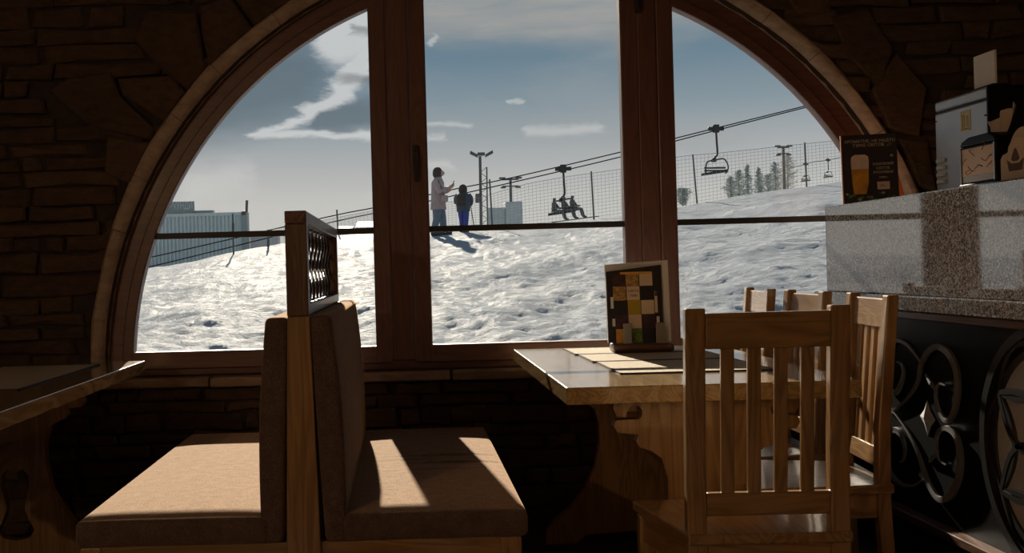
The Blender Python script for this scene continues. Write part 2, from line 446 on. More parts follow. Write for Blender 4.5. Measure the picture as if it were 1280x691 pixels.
def text_mb(txt, size, align='CENTER'):
    cu = bpy.data.curves.new('t', 'FONT'); cu.body = txt; cu.size = size; cu.align_x = align; cu.resolution_u = 3; cu.extrude = 0.0004
    o = bpy.data.objects.new('t', cu); C.objects.link(o)
    dg = bpy.context.evaluated_depsgraph_get(); me = o.evaluated_get(dg).to_mesh()
    vs = [tuple(v.co) for v in me.vertices]; fs = [tuple(p.vertices) for p in me.polygons]
    o.evaluated_get(dg).to_mesh_clear(); C.objects.unlink(o); bpy.data.objects.remove(o); bpy.data.curves.remove(cu)
    return vs, fs
def spline(pts, n=8, closed=False):
    out = []; m = len(pts); pts = [Vector(p) for p in pts]
    rng = range(m if closed else m - 1)
    for i in rng:
        p0 = pts[(i - 1) % m] if closed or i > 0 else pts[0]
        p1 = pts[i]; p2 = pts[(i + 1) % m]
        p3 = pts[(i + 2) % m] if closed or i + 2 < m else pts[-1]
        for k in range(n):
            t = k / n
            out.append(0.5 * ((2 * p1) + (-p0 + p2) * t + (2 * p0 - 5 * p1 + 4 * p2 - p3) * t * t + (-p0 + 3 * p1 - 3 * p2 + p3) * t ** 3))
    if not closed: out.append(pts[-1])
    return out

# ---------------------------------------------------------------- room shell
WF = 4.81          # front of the stone faces, window wall
WB = 4.85          # backing plane the stones are set on
YW = 4.91          # front plane of the window joinery
CX, CZ = 0.501, 0.672           # centre of the arch
RG, RO = 1.695, 1.80            # glass radius, frame outer radius
RL = 1.862                      # lip of the arch at the wall face
ZB = 0.664                      # underside of the window frame
XL, XR, YBK, ZC = -3.2, 4.6, -3.6, 3.3
struct(MB().box(XL - .2, XR + .2, YBK - .2, WB + .2, -0.12, 0.0).build('floor', 'floor_dark'), 'dark floor of the dining room')
struct(MB().box(XL - .2, XR + .2, YBK - .2, WB + .2, ZC, ZC + 0.12).build('ceiling', 'ceiling_paint'), 'pale brown ceiling of the dining room')
struct(MB().box(XL - .2, XL, YBK, WB, 0, ZC).build('wall_left', 'plaster'), 'plastered side wall left of the tables')
struct(MB().box(XR, XR + .2, YBK, WB, 0, ZC).build('wall_right', 'plaster'), 'plastered side wall behind the bar')
struct(MB().box(XL - .2, XR + .2, YBK - .2, YBK, 0, ZC).build('wall_back', 'plaster'), 'plastered wall behind the camera')
# window wall with the arched opening: polygon strips around the half circle
def wall_with_arch(rad, y0, y1):
    mb = MB(); n = 48
    mb.box(XL - .2, XR + .2, y0, y1, 0, ZB)
    pts = [(CX + rad * math.cos(math.pi * i / n), ZB + (CZ - ZB) + rad * math.sin(math.pi * i / n)) for i in range(n + 1)]
    top = ZC
    mb.box(CX + rad, XR + .2, y0, y1, ZB, top); mb.box(XL - .2, CX - rad, y0, y1, ZB, top)
    for i in range(n):
        (xa, za), (xb, zb) = pts[i], pts[i + 1]
        mb.prism([(xb, zb), (xa, za), (xa, top), (xb, top)], 1, y0, y1)
    return mb
wall_front = struct(wall_with_arch(RO + 0.004, WB, WB + 0.26).build('wall_front', 'mortar', fix=True), 'dark brown stone wall around the arched window')

# --- stones of the window wall
def px_of(X, Y, Z):
    k = FPX / Y; u = X * k; v = (Z - EYE) * k
    return PPX + u * ca - v * sa, PPY - u * sa - v * ca
def clip_arch(poly):
    """densify and push points that fall inside the arch (or the window body) outwards"""
    out = []; n = len(poly)
    for i in range(n):
        a, b_ = Vector(poly[i]), Vector(poly[(i + 1) % n])
        k = max(1, int((b_ - a).length / 0.09))
        for j in range(k):
            out.append(a.lerp(b_, j / k))
    res = []
    for p in out:
        d = Vector((p.x - CX, p.y - CZ))
        if p.y > CZ and d.length < RL - 0.005:
            d = d.normalized() * (RL - 0.005) if d.length > 1e-6 else Vector((0, RL))
            p = Vector((CX + d.x, CZ + d.y))
        res.append(p)
    return res
def area(p):
    return abs(sum(p[i].x * p[(i + 1) % len(p)].y - p[(i + 1) % len(p)].x * p[i].y for i in range(len(p)))) / 2
stones = []
slabs_px = [
    [(185, 12), (245, 15), (254, 72), (258, 88), (234, 112), (200, 85), (165, 48)],
    [(250, 8), (286, -6), (316, 36), (262, 84), (252, 40)],
    [(147, 98), (214, 94), (232, 116), (206, 153), (154, 118)],
    [(85, 97), (138, 88), (148, 118), (193, 160), (189, 175), (136, 166), (112, 157), (72, 125), (60, 112)],
    [(133, 169), (188, 178), (164, 230), (130, 217)],
    [(290, -8), (330, -22), (372, 4), (320, 33)],
    [(300, -60), (400, -60), (385, -2), (335, -24)],
    [(1040, 20), (1085, 10), (1118, 60), (1100, 110), (1060, 70)],
    [(1090, 112), (1122, 66), (1160, 110), (1150, 170), (1112, 160)],
    [(960, -40), (1035, -50), (1040, 14), (1000, 20)],
    [(1125, 172), (1160, 176), (1172, 240), (1150, 232)],
]
slabs = []
for sp in slabs_px:
    poly = [Vector((P(x, y, WF).x, P(x, y, WF).z)) for x, y in sp]
    slabs.append(poly); stones.append((poly, 0.044, True))
def inside(pt, poly):
    c_ = False; n = len(poly); j = n - 1
    for i in range(n):
        if (poly[i].y > pt.y) != (poly[j].y > pt.y) and pt.x < (poly[j].x - poly[i].x) * (pt.y - poly[i].y) / (poly[j].y - poly[i].y) + poly[i].x: c_ = not c_
        j = i
    return c_
rnd = random.Random(3)
z = 0.0
while z < 2.9:
    hh = rnd.choice([0.052, 0.06, 0.07, 0.08, 0.095])
    if z < ZB - 0.045 < z + hh + 0.03: hh = ZB - 0.045 - z
    if hh < 0.02: z += max(hh, 0.001) + 0.05; continue
    x = -2.35 - rnd.random() * 0.2
    while x < 3.25:
        L = rnd.uniform(0.16, 0.52) if rnd.random() < 0.75 else rnd.uniform(0.08, 0.16)
        gp = rnd.uniform(0.004, 0.010)
        j = lambda: rnd.uniform(-0.009, 0.009)
        poly = [Vector((x + gp + j(), z + gp / 2 + j())), Vector((x + L * .5, z + gp / 2 + j())), Vector((x + L - gp + j(), z + gp / 2 + j())),
                Vector((x + L - gp + j() * 2, z + hh - gp / 2 + j())), Vector((x + L * .45, z + hh - gp / 2 + j())), Vector((x + gp + j() * 2, z + hh - gp / 2 + j()))]
        cen = Vector((x + L / 2, z + hh / 2))
        if not (ZB - 0.045 <= cen.y < ZB + 0.03 and CX - 1.9 < cen.x < CX + 1.9) and not any(inside(cen, s_) for s_ in slabs):
            if not (cen.y > CZ and (cen - Vector((CX, CZ))).length < RL - 0.03):
                stones.append((poly, rnd.uniform(0.012, 0.04), False))
        x += L
    z += hh
def stone_mesh(mb, poly, depth, slab):
    """outline -> a chunky stone with a chamfered, uneven face"""
    pts = clip_arch(poly)
    cl_ = [pts[0]]
    for p in pts[1:]:
        if (p - cl_[-1]).length > 0.012: cl_.append(p)
    if len(cl_) < 4 or area(cl_) < 0.0012: return False
    n = len(cl_); cen = sum(cl_, Vector((0, 0))) / n
    yb, yf = WB + 0.01, WB - depth
    ins = 0.010 if not slab else 0.012
    back = [(p.x, yb, p.y) for p in cl_]; mid = [(p.x, yf + 0.010, p.y) for p in cl_]; fr_ = []
    for p in cl_:
        d = (cen - p); q = p + d.normalized() * min(ins, d.length * 0.5)
        fr_.append((q.x, yf + rnd.uniform(-0.005, 0.004), q.y))
    vs = back + mid + fr_ + [(cen.x, yf - rnd.uniform(0, 0.008), cen.y)]
    fs = []
    for k in range(2):
        for i in range(n):
            i2 = (i + 1) % n
            fs.append((k * n + i, k * n + i2, (k + 1) * n + i2, (k + 1) * n + i))
    for i in range(n): fs.append((2 * n + i, 2 * n + (i + 1) % n, 3 * n))
    mb.add(vs, fs); return True
vis = []; rest = MB()
for poly, dep, sl in stones:
    cen = sum(poly, Vector((0, 0))) / len(poly)
    ex, ey = px_of(cen.x, WF, cen.y)
    seen = -25 < ex < 1300 and -15 < ey < 690 and not (ex > 1040 and ey > 275) and not (350 < ex < 640 and ey > 545)
    if seen: vis.append((poly, dep, sl))
    else: stone_mesh(rest, poly, dep, sl)
vis.sort(key=lambda q: -area(q[0]))
for i, (poly, dep, sl) in enumerate(vis):
    if i < 300:
        mb = MB()
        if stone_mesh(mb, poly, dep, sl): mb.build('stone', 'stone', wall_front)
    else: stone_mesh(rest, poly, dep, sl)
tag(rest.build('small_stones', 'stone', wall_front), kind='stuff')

# --- rough rounded lip of the arch, in separate dressed stones
prof = [(RO + 0.002, 4.905), (RO + 0.006, 4.86), (RO + 0.014, 4.825), (RO + 0.030, 4.805), (RO + 0.050, 4.802), (RL + 0.002, 4.815), (RL + 0.010, 4.86), (RL + 0.002, 4.905)]
angs = [0.0]
while angs[-1] < math.pi - 0.2: angs.append(angs[-1] + rnd.uniform(0.13, 0.24))
angs[-1] = math.pi
for a0, a1 in zip(angs[:-1], angs[1:]):
    mb = MB(); n = 8; vs = []; fs = []; k = len(prof); jr = rnd.uniform(-0.003, 0.003)
    for i in range(n + 1):
        a = a0 + 0.0006 + (a1 - a0 - 0.0012) * i / n
        for q, (r_, y_) in enumerate(prof):
            wob_ = noise.noise(Vector((a * 9, q * 1.3, 2.0))) * 0.009 if 1 < q < 6 else 0
            rr = r_ + (jr + wob_ if q > 1 else 0)
            vs.append((CX + rr * math.cos(a), y_ - abs(wob_) * 0.6, CZ + rr * math.sin(a)))
    for i in range(n):
        for q in range(k):
            q2 = (q + 1) % k
            fs.append((i * k + q, i * k + q2, (i + 1) * k + q2, (i + 1) * k + q))
    fs.append(tuple(range(k - 1, -1, -1))); fs.append(tuple(n * k + q for q in range(k)))
    mb.add(vs, fs); mb.build('arch_stone', 'arch_stone', wall_front, smooth=True, angle=50)

# --- window sill of rough slabs
x = CX - 1.92
while x < CX + 1.92:
    L = min(rnd.uniform(0.35, 0.62), CX + 1.93 - x)
    mb = MB(); mb.box(x + .004, x + L - .004, 4.775 + rnd.uniform(-0.012, 0.01), 4.96, ZB - 0.040 - rnd.uniform(0, .006), ZB - 0.001)
    mb.build('sill_slab', 'sill_stone', wall_front, bevel=0.008)
    x += L

# ---------------------------------------------------------------- the window
win = bpy.data.objects.new('window_1', None); C.objects.link(win); win.location = (CX, YW, ZB)
struct(win, 'large half-round window with reddish brown wooden frame')
FD = YW + 0.07      # back of frame
ZG = 0.769          # bottom of the glass
ZBAR = 1.275
M1 = (-0.130, 0.117); M2 = (0.970, 1.201)
a_lo = math.asin((ZB - CZ) / RO)
mb = MB(); mb.ring_sector(CX, CZ, RG + 0.035, RO, 0, math.pi, YW - 0.005, FD, 72); mb.build('arch_frame', 'frame_wood_x', win, smooth=True, angle=30)
MB().box(CX - RO + .002, CX + RO - .002, YW - 0.004, FD, ZB, ZB + 0.045).build('bottom_rail', 'frame_wood_x', win, bevel=0.004)
def arc_top(xx, r): return CZ + math.sqrt(max(r * r - (xx - CX) ** 2, 0))
for (xa, xb), nm in ((M1, 'mullion'), (M2, 'mullion')):
    m0, m1 = xa + 0.0745, xb - 0.0745
    MB().box(m0, m1, YW - 0.017, FD, ZB + 0.04, arc_top((m0 + m1) / 2, RG + 0.04) ).build('mullion', 'frame_wood_z', win, bevel=0.005)
# sashes: stiles, rails and the curved head, one sash per opening
def sash(x0, x1, lo_pane, left_arc, right_arc):
    """outer sash limits x0..x1; sides marked arc are bounded by the round frame"""
    s_ = bpy.data.objects.new('sash', None); C.objects.link(s_); s_.parent = win
    sw = 0.074; y0, y1 = YW - 0.022, YW + 0.045
    if not left_arc: MB().box(x0, x0 + sw, y0, y1, ZB + 0.03, arc_top(x0 + sw / 2, RG + 0.038)).build('stile', 'frame_wood_z', s_, bevel=0.006)
    if not right_arc: MB().box(x1 - sw, x1, y0, y1, ZB + 0.03, arc_top(x1 - sw / 2, RG + 0.038)).build('stile', 'frame_wood_z', s_, bevel=0.006)
    xa = CX - RG - 0.03 if left_arc else x0 + sw * .5
    xb = CX + RG + 0.03 if right_arc else x1 - sw * .5
    MB().box(xa, xb, y0 + .002, y1, ZB + 0.028, ZG).build('rail', 'frame_wood_x', s_, bevel=0.006)
    th0 = math.acos(max(-1, min(1, ((xb if not right_arc else CX + 9) - CX) / RG))) if not right_arc else math.asin((ZG - CZ) / RG) * 0.6
    th1 = math.acos(max(-1, min(1, (xa - CX) / RG))) if not left_arc else math.pi - math.asin((ZG - CZ) / RG) * 0.6
    mb = MB(); mb.ring_sector(CX, CZ, RG, RG + 0.046, th0, th1, y0 + .001, y1, 40); mb.build('curved_head', 'frame_wood_x', s_, smooth=True, angle=30, bevel=0.004)
    # glazing bar and panes
    gx0 = CX - math.sqrt(RG ** 2 - (ZBAR - CZ) ** 2) if left_arc else x0 + sw
    gx1 = CX + math.sqrt(RG ** 2 - (ZBAR - CZ) ** 2) if right_arc else x1 - sw
    MB().box(gx0 - .01, gx1 + .01, YW + 0.0, YW + 0.03, ZBAR - 0.013, ZBAR + 0.013).build('glazing_bar', 'dark_metal', s_, bevel=0.003)
    poly = []
    n = 40
    for i in range(n + 1):
        a = th0 + (th1 - th0) * i / n
        poly.append((CX + (RG + .01) * math.cos(a), CZ + (RG + .01) * math.sin(a)))
    if right_arc: poly.insert(0, (CX + math.sqrt((RG + .01) ** 2 - (ZG - .01 - CZ) ** 2), ZG - .01))
    else: poly.insert(0, (x1 - sw + .01, ZG - .01))
    if left_arc: poly.append((CX - math.sqrt((RG + .01) ** 2 - (ZG - .01 - CZ) ** 2), ZG - .01))
    else: poly.append((x0 + sw - .01, ZG - .01))
    vs = [(p[0], YW + 0.016, p[1]) for p in poly]
    pane = MB().add(vs, [tuple(range(len(vs)))]).build('pane', 'glass', s_)
    return s_
sash(CX - RO, M1[0] + 0.074, None, True, False)
sh = sash(M1[1] - 0.074, M2[0] + 0.074, None, False, False)
sash(M2[1] - 0.074, CX + RO, None, False, True)
mb = MB(); hp = P(520, 195, YW - .03)
mb.box(hp.x - .014, hp.x + .014, YW - .036, YW - .022, hp.z - .045, hp.z + .045); mb.box(hp.x - .011, hp.x + .011, YW - .06, YW - .04, hp.z - .11, hp.z + .02); mb.box(hp.x - .008, hp.x + .008, YW - .05, YW - .03, hp.z - .008, hp.z + .008)
mb.build('handle', 'handle_dark', win, bevel=0.004)
mb = MB(); hp = P(797, 3, YW - .03)
mb.box(hp.x - .014, hp.x + .014, YW - .036, YW - .022, hp.z - .045, hp.z + .045); mb.box(hp.x - .011, hp.x + .011, YW - .06, YW - .04, hp.z - .04, hp.z + .09); mb.box(hp.x - .008, hp.x + .008, YW - .05, YW - .03, hp.z - .008, hp.z + .008)
mb.build('handle', 'handle_dark', win, bevel=0.004)
for yy in (113, 165):
    hp = P(440 + 198 / 3.0, yy, YW - .012)
    MB().lathe([(0.004, 0), (0.004, 0.004)], 8, (hp.x, YW - .012, hp.z)).build('screw', 'chrome', win)

# ---------------------------------------------------------------- double booth bench
BY0, BY1 = 2.93, 4.50
bench = thing('booth_bench', 'double-sided upholstered booth bench with oak end and latticed headboard', 'bench', (-0.28, 3.7, 0))
# A-shaped oak end posts (near and far)
for y0 in (BY0, 4.20):
    MB().prism([(-0.338, 0.0), (-0.229, 0.0), (-0.250, 0.985), (-0.309, 0.985)], 1, y0, y0 + 0.05).build('end_post', 'oak_z', bench, bevel=0.003)
# seat bases
for (xa, xb) in ((-0.87, -0.325), (-0.24, 0.29)):
    sb = MB(); sb.box(xa, xb, BY0 + .012, BY0 + .042, 0.27, 0.392); sb.build('apron', 'oak_x', bench, bevel=0.003)
    sb = MB(); sb.box(xa, xb, BY1 - .05, BY1 - .02, 0.27, 0.392); sb.build('apron', 'oak_x', bench, bevel=0.003)
    xo = xb if xb > 0 else xa; sg = 1 if xb > 0 else -1
    MB().box(min(xo, xo - sg * .03), max(xo, xo - sg * .03), BY0 + .042, BY1 - .05, 0.27, 0.392).build('apron', 'oak_y', bench, bevel=0.003)
    for yy in (BY0 + .006, BY1 - .07):
        MB().box(min(xo, xo - sg * .055), max(xo, xo - sg * .055), yy, yy + .055, 0.0, 0.3925).build('leg', 'oak_z', bench, bevel=0.004)
MB().box(-0.33, -0.235, BY0 + .05, BY1 - .01, 0.30, 0.98).build('back_board', 'walnut_y', bench)
# cushions
def seat_fn(cx_, hw, crease):
    def f(q):
        x_, y_, z_ = q
        if z_ > 0.43:
            t = max(0.0, 1 - abs((x_ - cx_) / hw) ** 4) * max(0.0, 1 - abs((y_ - 3.7) / .8) ** 6)
            z_ += 0.008 * t
            if crease:
                for (yc, xc, am) in ((3.78, 0.12, 0.006), (3.64, 0.15, 0.0055), (3.71, 0.02, 0.003), (3.52, 0.1, 0.002)):
                    yy = y_ - yc - 0.03 * (x_ - 0.1)
                    z_ -= am * math.exp(-(yy / 0.012) ** 2) * math.exp(-((x_ - xc) / 0.13) ** 2)
                    z_ += am * .8 * math.exp(-((yy - 0.025) / 0.018) ** 2) * math.exp(-((x_ - xc) / 0.13) ** 2)
        return [x_, y_, z_]
    return f
weld(rounded_box(MB(), (-0.182, BY0, 0.392), (0.308, BY1, 0.462), 0.018, 14, 110, 2, seat_fn(.06, .25, True)).build('seat_cushion', 'fabric', bench))
weld(rounded_box(MB(), (-0.880, BY0 - .005, 0.392), (-0.372, BY1 + .02, 0.462), 0.018, 10, 20, 2, seat_fn(-.63, .26, False)).build('seat_cushion', 'fabric', bench))
def lean(x_lo, k):
    def f(q):
        x_, y_, z_ = q
        t = (z_ - 0.45) / 0.53
        b_ = 0.010 * math.sin(max(0, min(1, t)) * math.pi)
        return [x_ + k * (1 - t) * 0.026 + k * b_ * (1 if (x_ - x_lo) * k > 0 else 0), y_, z_]
    return f
weld(rounded_box(MB(), (-0.254, BY0 + .002, 0.393), (-0.194, 4.44, 0.988), 0.015, 3, 14, 12, lean(-0.22, 1)).build('back_cushion', 'fabric', bench))
weld(rounded_box(MB(), (-0.368, BY0 + .002, 0.393), (-0.306, 4.44, 0.984), 0.015, 3, 14, 12, lean(-0.34, -1)).build('back_cushion', 'fabric', bench))
# headboard with lattice
HX0, HX1, HZ0, HZ1, HY1 = -0.309, -0.252, 0.985, 1.262, 4.28
MB().box(HX0, HX1, BY0 - .002, BY0 + .05, HZ0, HZ1 - .034).build('headboard_stile', 'walnut_z', bench, bevel=0.003)
MB().box(HX0, HX1, HY1 - .045, HY1, HZ0, HZ1 - .034).build('headboard_stile', 'walnut_z', bench, bevel=0.003)
MB().box(HX0, HX1, BY0 - .002, HY1, HZ1 - .034, HZ1).build('headboard_rail', 'walnut_y', bench, bevel=0.003)
MB().box(HX0, HX1, BY0 + .05, HY1 - .045, HZ0, HZ0 + .030).build('headboard_rail', 'walnut_y', bench, bevel=0.003)
mb = MB(); ya, yb = BY0 + .05, HY1 - .045; za, zb = HZ0 + .03, HZ1 - .034
nc = 9; dw = (yb - ya) / nc; nr = 3
for i in range(nc + 1):
    yc = ya + i * dw
    for sg in (-1, 1):
        pts = []
        for k in range(25):
            t = k / 24
            yy = yc + sg * dw * 0.52 * math.sin(t * math.pi * nr)
            if ya - .004 <= yy <= yb + .004: pts.append((-0.281 + sg * .003, yy, za + (zb - za) * t))
        if len(pts) > 3: 
            seg_ = [pts[0]]
            for p in pts[1:]:
                if abs(p[2] - seg_[-1][2]) > (zb - za) / 20:
                    if len(seg_) > 1: mb.tube(seg_, 0.0048, 4)
                    seg_ = [p]
                else: seg_.append(p)
            if len(seg_) > 1: mb.tube(seg_, 0.0048, 4)
mb.build('lattice', 'lattice_metal', bench)

# ---------------------------------------------------------------- trestle tables
def trestle_profile(cx_):
    half = [(0.0, 0.70), (0.27, 0.70), (0.272, 0.675), (0.262, 0.655), (0.236, 0.652), (0.233, 0.668), (0.225, 0.682), (0.21, 0.688), (0.195, 0.682), (0.187, 0.668), (0.19, 0.652),
            (0.20, 0.645), (0.265, 0.644), (0.272, 0.625), (0.262, 0.607), (0.20, 0.60), (0.208, 0.58), (0.198, 0.563), (0.165, 0.552), (0.135, 0.53),
            (0.118, 0.47), (0.118, 0.40), (0.14, 0.29), (0.19, 0.21), (0.24, 0.14), (0.30, 0.095), (0.335, 0.06), (0.34, 0.0), (0.22, 0.0), (0.18, 0.035), (0.0, 0.045)]
    return half
def trestle(t, cx_, y0, cut):
    half = trestle_profile(cx_)
    mb = MB(); y1 = y0 + 0.045
    # two halves with an open heart-shaped cut-out between
    hole = [(0.0, 0.36), (0.03, 0.375), (0.052, 0.35), (0.055, 0.31), (0.04, 0.26), (0.035, 0.22), (0.05, 0.18), (0.07, 0.14), (0.05, 0.11), (0.0, 0.10)]
    if not cut: hole = []
    for sg in (-1, 1):
        out = half[1:-1]
        poly = [(0.0, 0.70)] + out + [(0.0, 0.045)] + [(a, b_) for a, b_ in reversed(hole)]
        n = len(poly)
        bm_v = [(cx_ + sg * a, b_) for a, b_ in poly]
        mb.prism(bm_v, 1, y0, y1)
    o = mb.build('trestle_board', 'oak_z', t)
    return o
def make_table(x0, x1, y0, y1, label, ths, cx_):
    t = thing('trestle_table', label, 'table', (cx_, (y0 + y1) / 2, 0))
    MB().box(x0, x1, y0, y1, 0.70, 0.75).build('tabletop', 'table_oak_y', t, bevel=0.003)
    for yy in ths: trestle(t, cx_, yy, cx_ < 0)
    MB().box(cx_ - .022, cx_ + .022, ths[0] + .046, ths[1] + .12, 0.42, 0.48).build('stretcher', 'oak_y', t, bevel=0.004)
    for sg in (-1, 1):
        MB().box(cx_ + sg * .21 - .025, cx_ + sg * .21 + .025, ths[0] + .046, ths[1] + .12, 0.655, 0.70).build('top_bearer', 'oak_y', t, bevel=0.008)
    return t
TX0, TX1, TY0, TY1 = 0.455, 1.30, 3.20, 4.74
make_table(TX0, TX1, TY0, TY1, 'lacquered oak trestle table under the menu stand by the window', (3.27, 4.42), 0.872)
make_table(-1.98, -1.09, 2.72, 4.67, 'lacquered oak trestle table at the far left, cut by the frame', (2.85, 4.30), -1.515)

def placemat(x0, x1, y0, y1, label, z_=0.7505):
    t = thing('placemat', label, 'placemat', ((x0 + x1) / 2, (y0 + y1) / 2, z_))
    MB().box(x0 + .006, x1 - .006, y0 + .006, y1 - .006, z_, z_ + .004).build('weave', 'mat_weave', t)
    e = MB()
    e.box(x0, x1, y0, y0 + .008, z_, z_ + .005); e.box(x0, x1, y1 - .008, y1, z_, z_ + .005); e.box(x0, x0 + .006, y0, y1, z_, z_ + .005); e.box(x1 - .006, x1, y0, y1, z_, z_ + .005)
    e.build('hem', 'mat_hem', t)
    return t
placemat(0.675, 1.16, 3.54, 3.98, 'beige woven placemat nearest the slatted chair')
placemat(0.665, 1.16, 4.0, 4.33, 'beige woven placemat in front of the menu stand')
placemat(0.655, 1.16, 4.345, 4.66, 'beige woven placemat under the menu stand')
placemat(-1.62, -1.23, 3.55, 4.50, 'grey beige woven placemat on the far left table')

# ---------------------------------------------------------------- menu stand
MX, MY = 0.925, 4.40
mt = thing('menu_stand', 'dark wooden stand with steel clips on the oak table', 'menu stand', (MX, MY, 0.7552))
sl = lambda x_, z_, y_=0: (x_, y_, z_)
mb = MB(); rounded_box(mb, (MX - .118, MY - .055, 0.7552), (MX + .118, MY + .055, 0.789), 0.012, 4, 3, 1); weld(mb.build('base', 'walnut_x', mt))
for xx in (-.062, .066):
    mb = MB(); mb.box(MX + xx - .017, MX + xx + .017, MY - .042, MY - .039, 0.785, 0.868); mb.box(MX + xx - .017, MX + xx + .017, MY - .042, MY - .012, 0.785, 0.788)
    mb.build('clip', 'chrome', mt, bevel=0.001)
def sheet(t, x0, x1, z0, z1, y_, mat, name, th=0.004, skew=0.0, tilt=0.08, dz=0.0):
    """upright sheet leaning back; x0..x1, z0..z1 relative to the stand"""
    f = lambda x_, z_, d: (MX + x_, MY + y_ + d + (z_ - 0.7552) * tilt + x_ * skew, z_)
    mb = MB()
    mb.add([f(x0, z0, 0), f(x1, z0, 0), f(x1, z1 + dz, 0), f(x0, z1, 0), f(x0, z0, th), f(x1, z0, th), f(x1, z1 + dz, th), f(x0, z1, th)],
           [(0, 1, 2, 3), (7, 6, 5, 4), (0, 4, 5, 1), (1, 5, 6, 2), (2, 6, 7, 3), (3, 7, 4, 0)])
    return mb.build(name, mat, t)
menu = thing('drinks_menu', 'dark menu booklet with checkered food photographs reading KAPTA, in the stand', 'menu', (MX, MY - .03, 0.79))
sheet(menu, -.128, .118, 0.790, 1.098, 0.012, 'paper_white', 'back_page', 0.003, -0.10, 0.08, 0.012)
sheet(menu, -.130, .100, 0.790, 1.074, 0.004, 'paper_white', 'inner_page', 0.006, 0.02, 0.08, 0.030)
mcover = sheet(menu, -.130, .088, 0.790, 1.070, -0.010, 'menu_dark', 'cover', 0.005, 0.0, 0.08, 0.022)
cw = .052; zt = 1.066
tiles = [(-.106, 0, 'menu_purple'), (-.054, 0, 'menu_straw'), (0.0, 0, 'menu_beige'),
         (-.106, 1, 'menu_straw'), (-.052, 1, 'menu_beige'), (0.001, 1, 'menu_dark'),
         (-.104, 2, 'menu_dark'), (-.050, 2, 'menu_mustard'), (0.003, 2, 'menu_beige'),
         (-.102, 3, 'menu_purple'), (-.049, 3, 'menu_beige'), (0.004, 3, 'menu_purple'),
         (-.100, 4, 'menu_orange'), (-.048, 4, 'menu_green'), (0.005, 4, 'menu_dark')]
for x_, r_, mname in tiles:
    z1 = zt - r_ * .0555
    sheet(mcover, x_ + .0008, x_ + cw - .0008, z1 - .0545, z1 - (.006 if r_ == 0 and x_ < -.08 else 0), -0.0112, mname, 'photo_tile', 0.0012)
sheet(mcover, -.075, .05, zt - .008, zt + .001, -0.0118, 'menu_orange', 'photo_tile', 0.0012)
for x_, z_, hh, mname in ((-.116, .925, .045, 'paper_white'), (-.112, .855, .03, 'paper_white'), (.057, .905, .085, 'menu_beige'), (.058, .97, .03, 'menu_dark'), (.062, .86, .03, 'paper_white')):
    sheet(mcover, x_, x_ + .011, z_, z_ + hh, -0.0113, mname, 'photo_tile', 0.0012)
def put_text(parent, txt, size, cx_, z_, mat, name='lettering'):
    vs, fs = text_mb(txt, size)
    mb = MB(); mb.add([(MX + cx_ + v[0], MY - 0.0118 + (z_ + v[1] - 0.7552) * .08 - v[2], z_ + v[1]) for v in vs], fs)
    return mb.build(name, mat, parent)
put_text(mcover, 'КАРТА', 0.0130, -.025, zt - .0555 - .023, 'ink'); put_text(mcover, 'ПИВ', 0.0130, -.025, zt - .0555 - .041, 'ink')

# ---------------------------------------------------------------- slatted chairs
def make_chair(label):
    t = thing('dining_chair', label, 'chair', (0, 0, 0), 0, 'oak slat-back dining chairs')
    hw = 0.170
    # posts: slightly raked above the seat, rear legs splayed back
    for sg in (-1, 1):
        xo = sg * hw; w_ = 0.0235
        prof_ = [(-.045, 0.0), (-.010, 0.0), (0.012, 0.40), (0.004, 0.62), (-.030, 0.99), (-.062, 0.99), (-.030, 0.62), (-.026, 0.40)]
        MB().prism(prof_, 0, xo - w_, xo + w_).build('back_post', 'oak_z', t, bevel=0.004)
    def rk(z_): return -.012 - .042 * (z_ - .5) / .5
    def board(x0, x1, z0, z1, th, name, mat, off=0.0):
        mb = MB(); a, b_ = rk(z0) + off, rk(z1) + off
        mb.add([(x0, a - th / 2, z0), (x1, a - th / 2, z0), (x1, a + th / 2, z0), (x0, a + th / 2, z0), (x0, b_ - th / 2, z1), (x1, b_ - th / 2, z1), (x1, b_ + th / 2, z1), (x0, b_ + th / 2, z1)],
               [(0, 3, 2, 1), (4, 5, 6, 7), (0, 1, 5, 4), (1, 2, 6, 5), (2, 3, 7, 6), (3, 0, 4, 7)])
        return mb.build(name, mat, t, bevel=0.003)
    board(-hw + .0236, hw - .0236, 0.893, 0.978, 0.024, 'top_rail', 'oak_x')
    board(-hw + .0236, hw - .0236, 0.492, 0.548, 0.022, 'lower_rail', 'oak_x')
    for k in range(4):
        xc = -0.0945 + k * 0.063
        board(xc - .0160, xc + .0160, 0.545, 0.895, 0.013, 'slat', 'oak_z')
    # seat: trapezoid, wider in front
    MB().prism([(-.195, -.035), (.195, -.035), (.252, .375), (-.252, .375)], 2, 0.425, 0.452).build('seat', 'oak_y', t, bevel=0.005)
    MB().box(-.146, .146, -.02, 0.0, 0.355, 0.424).build('apron', 'oak_x', t, bevel=0.002)
    MB().box(-.20, .20, .310, .330, 0.355, 0.424).build('apron', 'oak_x', t, bevel=0.002)
    for sg in (-1, 1):
        MB().prism([(sg * .165, .012), (sg * .187, .012), (sg * .240, .31), (sg * .218, .31)], 2, 0.355, 0.424).build('apron', 'oak_y', t, bevel=0.002)
        MB().box(sg * .226 - .021, sg * .226 + .021, .300, .342, 0, 0.424).build('leg', 'oak_z', t, bevel=0.004)
        MB().prism([(sg * .160, .0), (sg * .178, .0), (sg * .232, .30), (sg * .214, .30)], 2, 0.16, 0.19).build('stretcher', 'oak_y', t, bevel=0.002)
    return t
ch = make_chair('oak slat-back chair with its back to the camera, nearest of all')
ch.location = (0.853, 2.69, 0); ch.rotation_euler.z = R(-1.0)
